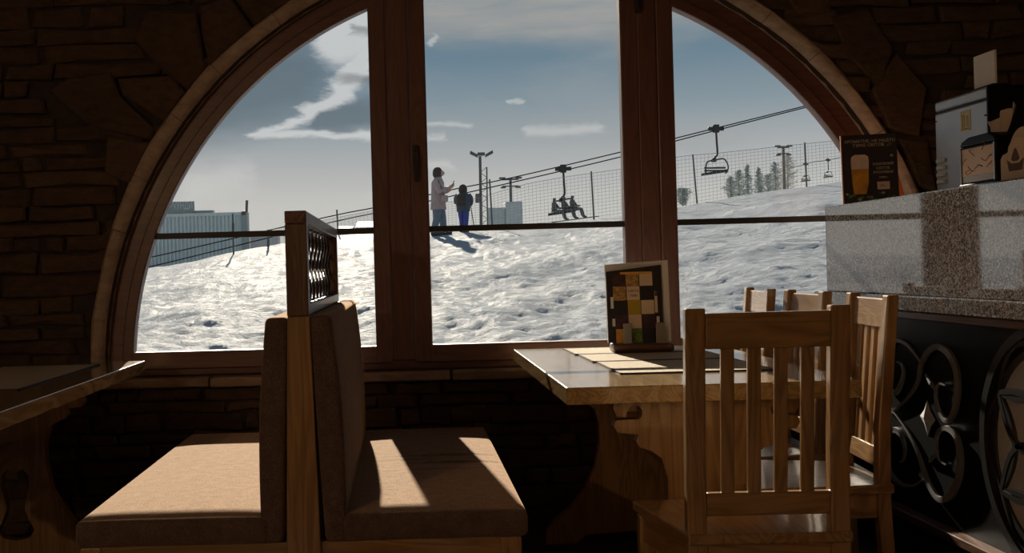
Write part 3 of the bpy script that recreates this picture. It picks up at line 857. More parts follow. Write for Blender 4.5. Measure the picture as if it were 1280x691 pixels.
for (yc, xx, rz, lb) in ((3.385, 1.362, 85, 'oak slat-back chair beside the bar, sunlit backrest, closest to the black panel'),
                         (3.92, 1.362, 90, 'oak slat-back chair beside the bar, middle one of the row of three'),
                         (4.44, 1.36, 86, 'oak slat-back chair beside the bar, closest to the window')):
    c_ = copy_tree(ch); c_.location = (xx, yc, 0); c_.rotation_euler.z = R(rz); c_['label'] = lb

# ---------------------------------------------------------------- bar counter
BXF = 1.745; CY0, CY1 = 0.6, 4.63; ZCT = 1.312
bar = thing('bar_counter', 'bar counter with polished granite front above a black carved panel', 'bar counter', (BXF + .2, 2.6, 0))
MB().box(BXF, BXF + 0.42, CY0, CY1, 0.965, ZCT).build('granite_front', 'granite', bar, bevel=0.004)
MB().box(BXF - .045, BXF + 0.42, CY0, CY1 + .02, 0.912, 0.9645).build('granite_ledge', 'granite', bar, bevel=0.004)
MB().box(BXF - .030, BXF + .02, CY0, CY1 + .01, 0.885, 0.9115).build('wood_strip', 'walnut_y', bar, bevel=0.003)
PXF = BXF + 0.012   # face of the black panel
MB().box(PXF, BXF + .42, CY0, CY1, 0.215, 0.8845).build('black_panel', 'black_lacquer', bar)
MB().box(BXF - .035, BXF + .06, CY0, CY1, 0.185, 0.2145).build('foot_trim', 'walnut_y', bar, bevel=0.003)
MB().box(BXF + .05, BXF + .42, CY0, CY1 - .05, 0.0, 0.1845).build('plinth', 'black_lacquer', bar)
# carved scrolls: image measurements taken back onto the panel plane
def on_panel(x, y, off=0.0):
    X_ = PXF - off
    # solve for Y so that the ray hits x = X_
    dx, dy = x - PPX, y - PPY
    u = dx * ca - dy * sa; v = -dx * sa - dy * ca
    Y = X_ * FPX / u
    return Vector((X_, Y, EYE + v * Y / FPX))
def zp(x, y, s=547 / 190.0): return (1090 + x / s, 400 + y / s)
scrolls = [
    [(88, 150), (108, 160), (115, 195), (100, 245), (80, 262), (58, 235), (46, 180), (52, 115), (85, 75), (125, 85), (165, 135), (178, 160)],
    [(55, 320), (85, 318), (130, 280), (165, 225), (180, 160), (205, 115), (240, 95), (280, 120), (308, 180), (312, 260), (298, 335), (270, 362), (242, 325), (230, 265), (240, 230), (262, 235)],
    [(60, 318), (90, 345), (135, 410), (170, 485), (190, 545), (215, 605), (250, 645), (290, 625), (318, 560), (322, 480), (305, 415), (268, 388), (240, 405), (232, 450), (240, 500), (265, 520)],
    [(98, 512), (115, 500), (120, 455), (105, 410), (80, 395), (58, 425), (52, 485), (70, 550), (105, 590), (150, 595), (185, 570)],
]
for s_ in scrolls:
    pts = [on_panel(*zp(*q), off=0.004) for q in s_]
    sp = spline(pts, 7); m_ = len(sp)
    rr = [0.003 + 0.0115 * math.sin(math.pi * i / (m_ - 1)) ** 1.3 for i in range(m_)]
    mb = MB(); mb.tube(sp, rr, 4, flat=(1, 0.35, 0)); mb.build('scroll', 'scroll_black', bar)
for q0, q1 in (((192, 195), (235, 262)), ((205, 510), (240, 470))):
    mb = MB(); mb.tube([on_panel(*zp(*q0), off=.003), on_panel(*zp(*[(a + b_) / 2 for a, b_ in zip(q0, q1)]), off=.006), on_panel(*zp(*q1), off=.003)], [0.003, 0.008, 0.003], 4, flat=(1, 0.35, 0))
    mb.build('scroll', 'scroll_black', bar)
# central boss
cb = on_panel(*zp(200, 352)); pts = []
for k in range(8):
    a = math.pi / 4 * k; r_ = 0.062 if k % 2 == 0 else 0.036
    pts.append((cb.y + r_ * .9 * math.cos(a), cb.z + r_ * math.sin(a)))
mb = MB(); n = 8
mb.add([(PXF, p[0], p[1]) for p in pts] + [(PXF - .014, cb.y, cb.z)], [(i, (i + 1) % n, n) for i in range(n)])
mb.build('boss', 'inlay_grey', bar)
# round flower rosette
FCY, FCZ, FR = 3.055, 0.545, 0.345
mb = MB(); pts = [(PXF - .004, FCY + FR * math.cos(a), FCZ + FR * math.sin(a)) for a in [2 * math.pi * i / 64 for i in range(64)]]
mb.tube(pts, 0.020, 4, closed=True, flat=(1, 0, 0)); mb.build('rosette_ring', 'black_iron', bar)
mb = MB(); pts = [(PXF - .003, FCY + (FR - .055) * math.cos(a), FCZ + (FR - .055) * math.sin(a)) for a in [2 * math.pi * i / 64 for i in range(64)]]
mb.tube(pts, 0.012, 4, closed=True, flat=(1, 0, 0)); mb.build('rosette_ring', 'black_iron', bar)
mb = MB(); mb.prism([(FCY + (FR - .05) * math.cos(2 * math.pi * i / 48), FCZ + (FR - .05) * math.sin(2 * math.pi * i / 48)) for i in range(48)], 0, PXF - .003, PXF + .001)
mb.build('rosette_ground', 'inlay_grey', bar)
RI = FR - .055
def petal(cy_, cz_, ang, L, wd):
    """lens outline around a centre, as a raised black rim"""
    pts = []
    for k in range(12):
        t = k / 11; pts.append((L * (t - .5), wd * math.sin(math.pi * t)))
    for k in range(1, 11):
        t = 1 - k / 11; pts.append((L * (t - .5), -wd * math.sin(math.pi * t)))
    return [(PXF - .006, cy_ + a * math.cos(ang) - b_ * math.sin(ang), cz_ + a * math.sin(ang) + b_ * math.cos(ang)) for a, b_ in pts]
for k in range(6):
    a = math.pi / 3 * k + math.pi / 6
    mb = MB(); mb.tube(petal(FCY + RI * .5 * math.cos(a), FCZ + RI * .5 * math.sin(a), a, RI, RI * .27), 0.012, 4, closed=True, flat=(1, 0, 0))
    mb.build('petal', 'black_iron', bar)
    a2 = a + math.pi / 6
    am = RI * .866
    mb = MB(); mb.tube(petal(FCY + am * math.cos(a2), FCZ + am * math.sin(a2), a2 + math.pi / 2, RI, RI * .26), 0.011, 4, closed=True, flat=(1, 0, 0))
    mb.build('petal', 'black_iron', bar)

# ---------------------------------------------------------------- things on the bar
# grey machine
GX, GY0, GY1, GZ = 2.005, 3.81, 4.20, 1.672
gm = thing('drinks_machine', 'grey metal machine with black front standing on the granite bar', 'machine', (GX + .08, (GY0 + GY1) / 2, ZCT))
# top follows a slight slope towards the window
MB().box(GX, GX + .17, GY0 + .012, GY1, ZCT + .012, GZ - .045).build('body', 'steel_panel', gm, bevel=0.006)
MB().box(GX, GX + .17, GY0 + .012, GY1, GZ - .038, GZ).build('lid', 'steel_panel', gm, bevel=0.008)
MB().box(GX + .004, GX + .166, GY0 + .016, GY1 - .004, GZ - .045, GZ - .038).build('seam', 'black_lacquer', gm)
MB().box(GX - .004, GX + .18, GY0 - .002, GY0 + .0115, ZCT + .006, GZ + .002).build('front_panel', 'black_lacquer', gm, bevel=0.004)
MB().box(GX + .01, GX + .16, GY0 + .02, GY1 - .01, ZCT, ZCT + .0119).build('foot', 'black_lacquer', gm)
for k in range(4):
    z_ = ZCT + .052 + k * .026
    MB().box(GX - .012, GX - .0005, GY1 - .075, GY1 - .022, z_, z_ + .015).build('vent_button', 'paper_white', gm, bevel=0.003)
stk = MB(); stk.box(GX - .0015, GX - .0002, GY0 + .125, GY0 + .195, GZ - .135, GZ - .063); stko = stk.build('sticker', 'sticker_yellow', gm)
mb = MB()
for (a, b_, c2, d_) in ((.14, .15, -.12, -.085), (.165, .178, -.122, -.08)):
    mb.box(GX - .002, GX - .0016, GY0 + a, GY0 + a + .002, GZ + c2, GZ + d_); mb.box(GX - .002, GX - .0016, GY0 + b_, GY0 + b_ + .002, GZ + c2, GZ + d_); mb.box(GX - .002, GX - .0016, GY0 + a, GY0 + b_ + .002, GZ + d_, GZ + d_ + .002)
mb.box(GX - .002, GX - .0016, GY0 + .132, GY0 + .19, GZ - .128, GZ - .126)
mb.build('printed_mark', 'ink', stko)
for yy, zz in ((GY1 - .012, GZ - .075), (GY0 + .02, GZ - .10)):
    MB().lathe([(0.005, 0), (0.005, .004)], 8, (GX - .002, yy, zz)).build('screw', 'black_lacquer', gm)
# card on top of it
cd = thing('table_card', 'small white card standing upright on the grey machine', 'card', (GX + .05, 3.88, GZ + .0005))
MB().box(GX + .030, GX + .038, 3.825, 3.965, GZ + .010, GZ + .125).build('card_face', 'paper_white', cd, bevel=0.001)
MB().box(GX + .020, GX + .075, 3.822, 3.968, GZ + .0005, GZ + .0098).build('card_foot', 'black_lacquer', cd, bevel=0.002)
# napkin dispenser
NX, NY0, NY1 = 1.80, 3.385, 3.60
nd = thing('napkin_dispenser', 'black napkin dispenser with pale label and paper napkin pulled out', 'napkin holder', (NX + .06, (NY0 + NY1) / 2, ZCT))
MB().box(NX - .006, NX + .126, NY0 - .006, NY1 + .006, ZCT, ZCT + .012).build('base', 'black_lacquer', nd, bevel=0.004)
MB().box(NX, NX + .12, NY0, NY1, ZCT + .0121, ZCT + .130).build('body', 'black_lacquer', nd, bevel=0.005)
mb = MB(); mb.prism([(NY0 - .005, ZCT + .1301), (NY1 + .005, ZCT + .1301), (NY1 - .01, ZCT + .147), (NY1 - .05, ZCT + .158), (NY0 + .04, ZCT + .160), (NY0 + .006, ZCT + .148)], 0, NX - .004, NX + .124)
mb.build('lid', 'black_lacquer', nd, bevel=0.005)
lcard = MB().box(NX - .003, NX - .0003, NY0 + .012, NY1 - .012, ZCT + .036, ZCT + .122).build('label_card', 'menu_beige', nd)
MB().box(NX - .002, NX - .0003, NY0 + .012, NY1 - .012, ZCT + .016, ZCT + .0355).build('label_foot', 'inlay_grey', nd)
for yy in (NY0 + .003, NY1 - .009): MB().box(NX - .006, NX - .0002, yy, yy + .006, ZCT + .013, ZCT + .128).build('edge_strip', 'chrome', nd)
mb = MB(); cy_, cz_ = (NY0 + NY1) / 2, ZCT + .078
rr_ = random.Random(5)
for k in range(9):
    a0 = (cy_ + rr_.uniform(-.075, .075), cz_ + rr_.uniform(-.03, .035)); pts = [a0]
    for q in range(3): pts.append((pts[-1][0] + rr_.uniform(-.03, .03), pts[-1][1] + rr_.uniform(-.012, .012)))
    pts = [(NX - .0035, max(NY0 + .018, min(NY1 - .018, p[0])), p[1]) for p in pts]
    mb.tube(spline(pts, 4), 0.0011, 4)
mb.build('printed_drawing', 'ink_red', lcard)
# crumpled napkin
mb = MB(); vs = []; fs = []; nu, nv = 12, 7
for i in range(nu + 1):
    for jv in range(nv + 1):
        s_ = i / nu; t_ = jv / nv
        yy = NY1 - .055 - s_ * (.10 + .055 * t_)
        top = .045 + .045 * s_ ** 1.5
        vs.append((NX + .06 + .012 * math.sin(s_ * 14 + t_ * 2) * (0.3 + t_) , yy, ZCT + .155 + top * t_ + .003 * math.sin(s_ * 20)))
for i in range(nu):
    for jv in range(nv): fs.append((i * (nv + 1) + jv, (i + 1) * (nv + 1) + jv, (i + 1) * (nv + 1) + jv + 1, i * (nv + 1) + jv + 1))
o = mb.add(vs, fs).build('napkin', 'napkin', nd, smooth=True, angle=60)
md = o.modifiers.new('thick', 'SOLIDIFY'); md.thickness = 0.0015
# plywood holder with crown emblem
WX, WY0, WY1 = 1.80, 3.16, 3.365
wh = thing('coaster_holder', 'plywood holder with burnt crown emblem and round coasters, at the right edge', 'coaster holder', (WX + .03, (WY0 + WY1) / 2, ZCT))
def ply(x0, x1, name):
    prof_ = [(WY0, ZCT + .006), (WY1, ZCT + .006), (WY1, ZCT + .07), (WY1 - .012, ZCT + .082), (WY1 - .03, ZCT + .085)]
    for k in range(9):
        a = math.pi * k / 8
        prof_.append(((WY0 + WY1) / 2 + .062 * math.cos(a), ZCT + .088 + .040 * math.sin(a)))
    prof_ += [(WY0 + .03, ZCT + .085), (WY0 + .012, ZCT + .082), (WY0, ZCT + .07)]
    mb = MB(); mb.prism(prof_, 0, x0, x1); return mb.build(name, 'plywood', wh, bevel=0.0015)
fboard = ply(WX, WX + .006, 'front_board'); ply(WX + .07, WX + .076, 'back_board')
MB().box(WX + .0062, WX + .0698, WY0, WY1, ZCT, ZCT + .006).build('base', 'plywood', wh)
for k in range(4):
    mb = MB(); c0 = ((WY0 + WY1) / 2, ZCT + .0065 + .075)
    mb.prism([(c0[0] + .075 * math.cos(2 * math.pi * i / 28), c0[1] + .075 * math.sin(2 * math.pi * i / 28)) for i in range(28)], 0, WX + .012 + k * .013, WX + .021 + k * .013)
    o = mb.build('coaster', 'plywood' if k % 2 == 0 else 'board_orange')
    o['label'] = ['round cork-coloured coaster in front of the plywood holder stack', 'round coaster second in the plywood holder', 'round coaster third in the plywood holder', 'round coaster at the back of the plywood holder'][k]
    o['category'] = 'coaster'; o['group'] = 'round coasters in the plywood holder'
mb = MB(); yc = (WY0 + WY1) / 2 + .02; zc = ZCT + .03
mb.prism([(yc - .035, zc), (yc + .035, zc), (yc + .045, zc + .034), (yc + .028, zc + .026), (yc + .02, zc + .022), (yc - .02, zc + .022), (yc - .028, zc + .026), (yc - .045, zc + .034)], 0, WX - .0008, WX - .0001)
mb.prism([(yc - .022, zc + .034), (yc - .012, zc + .028), (yc + .012, zc + .028), (yc + .022, zc + .034), (yc + .016, zc + .048), (yc + .003, zc + .066), (yc - .003, zc + .066), (yc - .016, zc + .048)], 0, WX - .0008, WX - .0001)
mb.build('crown_emblem', 'burnt', fboard)

# beer poster at the far end of the bar
QY = 4.50
ql = P(1038, 262, QY); qr = P(1100, 252, QY)
po = thing('beer_poster', 'dark upright poster with a beer glass, at the window end of the bar', 'poster', (1.865, QY, ZCT))
def pf(u_, v_, d=0.0):
    """poster plane: u 0..1 across, v 0..1 up, leaning back and turned a little"""
    W_, H_ = 0.205, 0.283
    x_ = 1.772 + u_ * W_ * .985 + v_ * .018
    y_ = QY - u_ * .055 + v_ * .06 - d
    return (x_, y_, ZCT + .001 + v_ * H_)
def pbox(u0, u1, v0, v1, d0, d1, name, mat, parent=None):
    mb = MB(); mb.add([pf(u0, v0, d0), pf(u1, v0, d0), pf(u1, v1, d0), pf(u0, v1, d0), pf(u0, v0, d1), pf(u1, v0, d1), pf(u1, v1, d1), pf(u0, v1, d1)],
                      [(0, 1, 2, 3), (7, 6, 5, 4), (0, 4, 5, 1), (1, 5, 6, 2), (2, 6, 7, 3), (3, 7, 4, 0)])
    return mb.build(name, mat, parent or po)
pbox(0, 1, 0, 1, 0, -0.006, 'backing_board', 'board_orange')
psheet = pbox(0.02, 1, 0, 1, 0.0012, 0.0002, 'printed_sheet', 'poster_dark')
# easel leg: orange board leaning behind, showing at the right
mb = MB(); mb.add([(1.93, QY + .03, ZCT + .001), (2.035, QY + .015, ZCT + .001), (1.995, QY + .02, ZCT + .16), (1.95, QY + .03, ZCT + .2),
                   (1.93, QY + .036, ZCT + .001), (2.035, QY + .021, ZCT + .001), (1.995, QY + .026, ZCT + .16), (1.95, QY + .036, ZCT + .2)],
                  [(0, 1, 2, 3), (7, 6, 5, 4), (0, 4, 5, 1), (1, 5, 6, 2), (2, 6, 7, 3), (3, 7, 4, 0)]); mb.build('easel_board', 'board_orange', po)
def ppoly(pts, name, mat, d=0.0018):
    mb = MB(); n = len(pts)
    mb.add([pf(u_, v_, d) for u_, v_ in pts] + [pf(u_, v_, d - .0005) for u_, v_ in pts], [tuple(range(n)), tuple(range(2 * n - 1, n - 1, -1))] + [(i, i + n, (i + 1) % n + n, (i + 1) % n) for i in range(n)])
    return mb.build(name, mat, psheet)
ppoly([(.20, .14), (.42, .14), (.47, .30), (.48, .50), (.17, .50), (.18, .30)], 'beer_glass', 'beer')
ppoly([(.17, .502), (.48, .502), (.49, .62), (.48, .68), (.42, .71), (.24, .71), (.18, .68), (.165, .62)], 'beer_foam', 'foam')
for k in range(16):
    u_, v_ = ((.06 + k * .075 + rr_.uniform(-.02, .02), .10 + rr_.uniform(-.035, .05)) if k < 12 else (.80 + rr_.uniform(-.06, .14), .72 + rr_.uniform(-.06, .14)))
    u_ = min(u_, .93); s_ = rr_.uniform(.025, .05)
    ppoly([(u_ - s_, v_), (u_, v_ - s_ * .6), (u_ + s_, v_), (u_, v_ + s_ * .6)], 'leaf', 'leaf' if k % 3 else 'hop', .0020 + k * .0001)
pbox(.62, .84, .20, .31, .0022, .0016, 'price_tag', 'foam', psheet)
def ptext(txt, size, u_, v_, slope=0.0):
    vs, fs = text_mb(txt, size)
    mb = MB(); mb.add([pf(u_ + v[0] / .205, v_ + v[1] / .283, .0020 + v[2]) for v in vs], fs); return mb.build('lettering', 'poster_text', psheet)
ptext('АРОМАТНЕ, НЕ НАДТО', .0165, .52, .885); ptext('ГІРКЕ СВІТЛЕ', .0165, .50, .825)
ptext('ЗАМОВЛЯЙ', .0135, .74, .55); ptext('СВІТЛЕ', .0135, .74, .49); ptext('РОЗЛИВНЕ', .0135, .74, .43); ptext('ПИВО', .010, .73, .36)
vs, fs = text_mb('35.-', .016); mb = MB(); mb.add([pf(.73 + v[0] / .205, .235 + v[1] / .283, .0026 + v[2]) for v in vs], fs); mb.build('lettering', 'ink', psheet)

# ---------------------------------------------------------------- unseen lamps added for warm fill (behind the camera)
def fill_sconce(x, y, sg, label, watt):
    """added fill lamp on a wall: back plate, arm, cup shade and bulb; sg = +1 points to +x"""
    t = thing('fill_lamp', label, 'lamp', (x, y, 2.0), 0, 'unseen lamps added for warm fill')
    mb = MB(); mb.box(min(x, x + sg * .02), max(x, x + sg * .02), y - .05, y + .05, 1.92, 2.08); mb.build('back_plate', 'black_iron', t, bevel=.005)
    mb = MB(); mb.tube(spline([(x + sg * .02, y, 1.98), (x + sg * .10, y, 1.95), (x + sg * .15, y, 2.0), (x + sg * .15, y, 2.04)], 5), .009, 6); mb.build('arm', 'black_iron', t)
    mb = MB(); mb.lathe([(.02, 2.04), (.045, 2.05), (.055, 2.065), (.05, 2.065), (.02, 2.052)], 18, (x + sg * .15, y, 0)); mb.build('shade', 'shade_green', t, smooth=True)
    mb = MB(); mb.lathe([(.012, 2.066), (.03, 2.10), (.036, 2.13), (.028, 2.165), (.008, 2.18)], 14, (x + sg * .15, y, 0)); mb.build('bulb', 'bulb', t, smooth=True)
    ld = bpy.data.lights.new('fill_light', 'POINT'); ld.energy = watt; ld.color = (1.0, 0.70, 0.42); ld.shadow_soft_size = 0.045
    lo = bpy.data.objects.new('fill_light', ld); C.objects.link(lo); lo.location = (sg * .17, 0, .16); lo.parent = t
fill_sconce(XL, -2.4, 1, 'unseen fill lamp on the left wall, farther behind the camera', 115)
fill_sconce(XL, -0.4, 1, 'unseen fill lamp on the left wall beside the camera', 12)

# ---------------------------------------------------------------- snowy slope outside
YR = 30.0
ridge_px = [(-400, 372), (-60, 356), (80, 346), (175, 337), (250, 324), (300, 314), (360, 303), (420, 294), (467, 289), (545, 291), (600, 287), (660, 282), (720, 276), (780, 268), (850, 258), (930, 244), (985, 235), (1040, 228), (1150, 214), (1300, 200), (1700, 190)]
RP = [(P(x, y, YR).x, P(x, y, YR).z) for x, y in ridge_px]
def ridge(X):
    if X <= RP[0][0]: return RP[0][1]
    for (xa, za), (xb, zb) in zip(RP[:-1], RP[1:]):
        if X <= xb: return za + (zb - za) * (X - xa) / (xb - xa)
    return RP[-1][1]
def ground(X, Y):
    hr = ridge(X * YR / max(Y, 12.0) if Y < YR else X)
    if Y <= YR:
        t = max(0.0, (Y - 6.0) / (YR - 6.0))
        return 0.12 + (hr - 0.12) * t ** 1.25
    return max(hr - (Y - YR) * 0.10, -4.0)
def bumps(X, Y):
    k = min(1.0, max(0.0, (Y - 5.5) / 3.0))
    v = Vector((X * 0.55, Y * 0.40, 0.3))
    b_ = 0.16 * noise.noise(v) + 0.045 * noise.noise(v * 2.7) + 0.034 * noise.noise(Vector((X * 2.6, Y * 3.0, 1.0))) + 0.036 * noise.noise(Vector((X * 6.0, Y * 7.5, 5.0)))
    # old wheel and ski tracks running up the slope
    b_ += 0.05 * math.sin(X * 1.7 - Y * 0.55 + 2.0 * noise.noise(Vector((X * .2, Y * .2, 7)))) * max(0, noise.noise(Vector((X * .12 + 3, Y * .1, 2))) + 0.3)
    fade = 1.0 if Y < 26 else max(0.25, 1 - (Y - 26) / 5)
    return b_ * k * fade * 1.1
rows = [5.15]
while rows[-1] < 31: rows.append(rows[-1] * 1.0052 + 0.012)
rows += [32, 34, 37, 41, 46, 52, 60, 70, 85, 110, 150, 220]
ncol = 380; vs = []; fs = []
for Y in rows:
    xa, xb = -0.62 * Y - 4, 0.80 * Y + 4
    for i in range(ncol + 1):
        X = xa + (xb - xa) * i / ncol
        vs.append((X, Y, ground(X, Y) + (bumps(X, Y) if Y < 34 else 0)))
for j in range(len(rows) - 1):
    for i in range(ncol):
        a = j * (ncol + 1) + i
        fs.append((a, a + 1, a + ncol + 2, a + ncol + 1))
snow = MB().add(vs, fs).build('snow_ground', 'snow', None, smooth=True, angle=180, fix=False)
struct(snow, 'trodden snow slope outside the window rising to the right')

# ---------------------------------------------------------------- net fence along the ridge
YN = 30.6
top_px = [(340, 287), (400, 276), (467, 263), (540, 256), (600, 247), (660, 229), (720, 219), (780, 211), (845, 196), (900, 191), (985, 182), (1042, 176), (1110, 168), (1200, 160)]
TPN = [(P(x, y, YN).x, P(x, y, YN).z) for x, y in top_px]
def net_top(X):
    if X <= TPN[0][0]: return TPN[0][1]
    for (xa, za), (xb, zb) in zip(TPN[:-1], TPN[1:]):
        if X <= xb: return za + (zb - za) * (X - xa) / (xb - xa)
    return TPN[-1][1]
fence = thing('safety_net', 'grey safety net on thin posts along the snow ridge', 'net fence', (6, YN, ground(6, YN)))
mb = MB(); x0, x1 = TPN[0][0], TPN[-1][0]; X = x0; cell = 0.105
def wire(a, b_, w_=0.0035): mb.tube([a, b_], w_, 3)
while X < x1:
    wire((X + noise.noise(Vector((X, 0, 0))) * .02, YN, ground(X, YN) - .05), (X, YN, net_top(X))); X += cell
for k in range(0, 15):
    X = x0; prev = None
    while X < x1:
        zb_, zt_ = ground(X, YN) + .03, net_top(X)
        p = (X, YN, zb_ + (zt_ - zb_) * k / 14 + 0.012 * noise.noise(Vector((X * 1.3, k, 0))))
        if prev: wire(prev, p, 0.007 if k == 14 else 0.0035)
        prev = p; X += cell * 3
tag(mb.build('netting', 'net_cord', fence), kind='stuff')
for (xa, ya, xb) in ((612, 224, 616), (866, 193, 873), (421, 262, 423), (541, 250, 543), (739, 214, 743), (1006, 178, 1010), (1120, 165, 1124)):
    t_ = P(xa, ya, YN + .02); b_ = P(xb, 280, YN + .02); gz = ground(b_.x, YN) - .3
    mb = MB(); mb.tube([(t_.x, YN + .02, t_.z), (b_.x, YN + .02, gz)], 0.022, 6); mb.build('post', 'mast_steel', fence)

# ---------------------------------------------------------------- people on the slope
def skin_body(name, mat, parent, joints, edges, sub=1, loc=(0, 0, 0)):
    names = list(joints); me = bpy.data.meshes.new(name)
    me.from_pydata([joints[k][0] for k in names], [(names.index(a), names.index(b_)) for a, b_ in edges], [])
    o = bpy.data.objects.new(name, me); C.objects.link(o); o.parent = parent
    md = o.modifiers.new('skin', 'SKIN'); md.use_smooth_shade = True
    if not me.skin_vertices: me.attributes  # layer is made by the modifier
    for i, k in enumerate(names):
        r_ = joints[k][1]; sv = me.skin_vertices[0].data[i]; sv.radius = (r_, r_); sv.use_root = (k == 'pelvis')
    s2 = o.modifiers.new('sub', 'SUBSURF'); s2.levels = sub; s2.render_levels = sub
    me.materials.append(MATS[mat])
    return o
def hand_joints(J, E, side, wrist, fwd, r_=0.010):
    w_ = Vector(wrist); f_ = Vector(fwd).normalized(); up = Vector((0, 0, 1)); s_ = f_.cross(up).normalized()
    palm = w_ + f_ * .07
    J['palm' + side] = (tuple(palm), .030); E.append(('wrist' + side, 'palm' + side))
    for q, (off, ln) in enumerate(((-.030, .065), (-.010, .080), (.010, .085), (.030, .075))):
        k1, k2 = 'f%d%sa' % (q, side), 'f%d%sb' % (q, side)
        a = palm + up * off + f_ * .04; b_ = a + f_ * ln * .55 + s_ * .02
        J[k1] = (tuple(a), r_); J[k2] = (tuple(b_), r_ * .85); E += [('palm' + side, k1), (k1, k2)]
    a = palm + up * .05 - f_ * .01; J['th' + side] = (tuple(a), r_ * 1.1); E.append(('palm' + side, 'th' + side))
def standing(parent, h_, arms, mat):
    s_ = h_ / 1.72
    J = {'pelvis': ((0, 0, .93), .15), 'spine': ((0, 0, 1.15), .14), 'chest': ((0, 0, 1.36), .15), 'neck': ((.015, 0, 1.48), .06), 'head': ((.03, 0, 1.60), .10), 'crown': ((.02, 0, 1.68), .075)}
    E = [('pelvis', 'spine'), ('spine', 'chest'), ('chest', 'neck'), ('neck', 'head'), ('head', 'crown')]
    for sg, sd_ in ((-1, 'R'), (1, 'L')):
        st = .10 * sg
        J['hip' + sd_] = ((0, .09 * sg, .86), .10); J['knee' + sd_] = ((.03 + st * .5, .10 * sg, .48), .072); J['ankle' + sd_] = ((-.01 + st * 1.2, .10 * sg, .09), .052); J['toe' + sd_] = ((.15 + st * 1.2, .12 * sg, .045), .045)
        E += [('pelvis', 'hip' + sd_), ('hip' + sd_, 'knee' + sd_), ('knee' + sd_, 'ankle' + sd_), ('ankle' + sd_, 'toe' + sd_)]
        sh_, elb, wr, fw = arms[sd_]
        J['shoulder' + sd_] = (sh_, .075); J['elbow' + sd_] = (elb, .055); J['wrist' + sd_] = (wr, .036)
        E += [('chest', 'shoulder' + sd_), ('shoulder' + sd_, 'elbow' + sd_), ('elbow' + sd_, 'wrist' + sd_)]
        hand_joints(J, E, sd_, wr, fw)
    J = {k: (tuple(c_ * s_ for c_ in v[0]), v[1] * s_) for k, v in J.items()}
    return skin_body('body', mat, parent, J, E), J
def trousers(parent, J, mat):
    mb = MB()
    for sd_ in 'RL':
        q = [Vector(J[k + sd_][0]) for k in ('hip', 'knee', 'ankle')]
        top = q[0] + Vector((0, 0, .10)); rr = [J[k + sd_][1] for k in ('hip', 'knee', 'ankle')]
        mb.tube([top, q[0], q[0].lerp(q[1], .5), q[1], q[1].lerp(q[2], .5), q[2]], [rr[0] * 1.25, rr[0] * 1.3, rr[0] * 1.2, rr[1] * 1.35, rr[1] * 1.25, rr[2] * 1.5], 10)
    return mb.build('trousers', mat, parent, smooth=True, angle=60)
def loft(mb, rings, n=14):
    vs = []; fs = []
    for (cx_, cy_, z_, rx, ry) in rings:
        for k in range(n):
            a = 2 * math.pi * k / n
            vs.append((cx_ + rx * math.cos(a), cy_ + ry * math.sin(a), z_))
    for i in range(len(rings) - 1):
        for k in range(n): fs.append((i * n + k, i * n + (k + 1) % n, (i + 1) * n + (k + 1) % n, (i + 1) * n + k))
    fs.append(tuple(range(n - 1, -1, -1))); fs.append(tuple((len(rings) - 1) * n + k for k in range(n)))
    return mb.add(vs, fs)
# local building: temporary parents at the origin, moved into place afterwards
YP1 = 29.0; f1 = P(549, 296, YP1)
p1 = thing('person', 'person in a long pale pink coat and dark hood holding up a phone', 'person', (0, 0, 0))
body, J = standing(p1, 1.74, {'R': ((.0, -.19, 1.38), (.09, -.25, 1.12), (.28, -.13, 1.20), (.8, .3, .5)), 'L': ((.0, .19, 1.38), (.09, .25, 1.12), (.30, .12, 1.22), (.8, -.2, .6))}, 'skin')
trousers(p1, J, 'jeans')
mb = MB(); loft(mb, [(0, 0, .68, .21, .25), (0, 0, .80, .20, .24), (0, 0, 1.0, .185, .225), (0, 0, 1.2, .175, .22), (0, 0, 1.38, .165, .225), (.01, 0, 1.48, .11, .14), (.015, 0, 1.53, .085, .09)])
for sg in (-1, 1): mb.tube([(0, .17 * sg, 1.41), (.03, .23 * sg, 1.28), (.09, .25 * sg, 1.13), (.20, .19 * sg, 1.17), (.285, .135 * sg, 1.205)], [.085, .09, .08, .068, .055], 10)
mb.build('coat', 'coat_pink', p1, smooth=True, angle=60)
mb = MB(); mb.lathe([(.09, 1.50), (.125, 1.56), (.13, 1.64), (.115, 1.71), (.07, 1.765), (.02, 1.78)], 14, (.0, 0, 0)); mb.build('hood', 'hood_dark', p1, smooth=True, angle=60)
mb = MB(); loft(mb, [(.10, 0, 1.545, .03, .05), (.115, 0, 1.57, .05, .07), (.125, 0, 1.62, .055, .075), (.115, 0, 1.67, .045, .065), (.10, 0, 1.69, .02, .03)]); mb.add([(.165, -.015, 1.60), (.165, .015, 1.60), (.20, 0, 1.60), (.172, 0, 1.65)], [(0, 1, 2), (0, 2, 3), (1, 3, 2), (0, 3, 1)]); mb.build('face', 'skin', p1, smooth=True, angle=60)
mb = MB(); rounded_box(mb, (.12, -.27, .86), (.30, -.19, 1.03), .03, 2, 2, 2); weld(mb.build('shoulder_bag', 'coat_pink', p1))
mb = MB(); mb.tube([(.06, -.25, 1.42), (.14, -.27, 1.2), (.2, -.25, 1.02)], .012, 6); mb.build('bag_strap', 'hood_dark', p1)
for sg in (-1, 1): 
    mb = MB(); rounded_box(mb, (-.09 + .10 * sg, .12 * sg - .055, 0.0), (.22 + .10 * sg, .12 * sg + .055, .12), .04, 2, 1, 1); weld(mb.build('boot', 'boot', p1))
p1.location = (f1.x, YP1, ground(f1.x, YP1) + bumps(f1.x, YP1) - .01); p1.rotation_euler.z = R(-12)
ph = MB(); rounded_box(ph, (-.006, -.04, -.075), (.006, .04, .075), .005, 1, 2, 2)
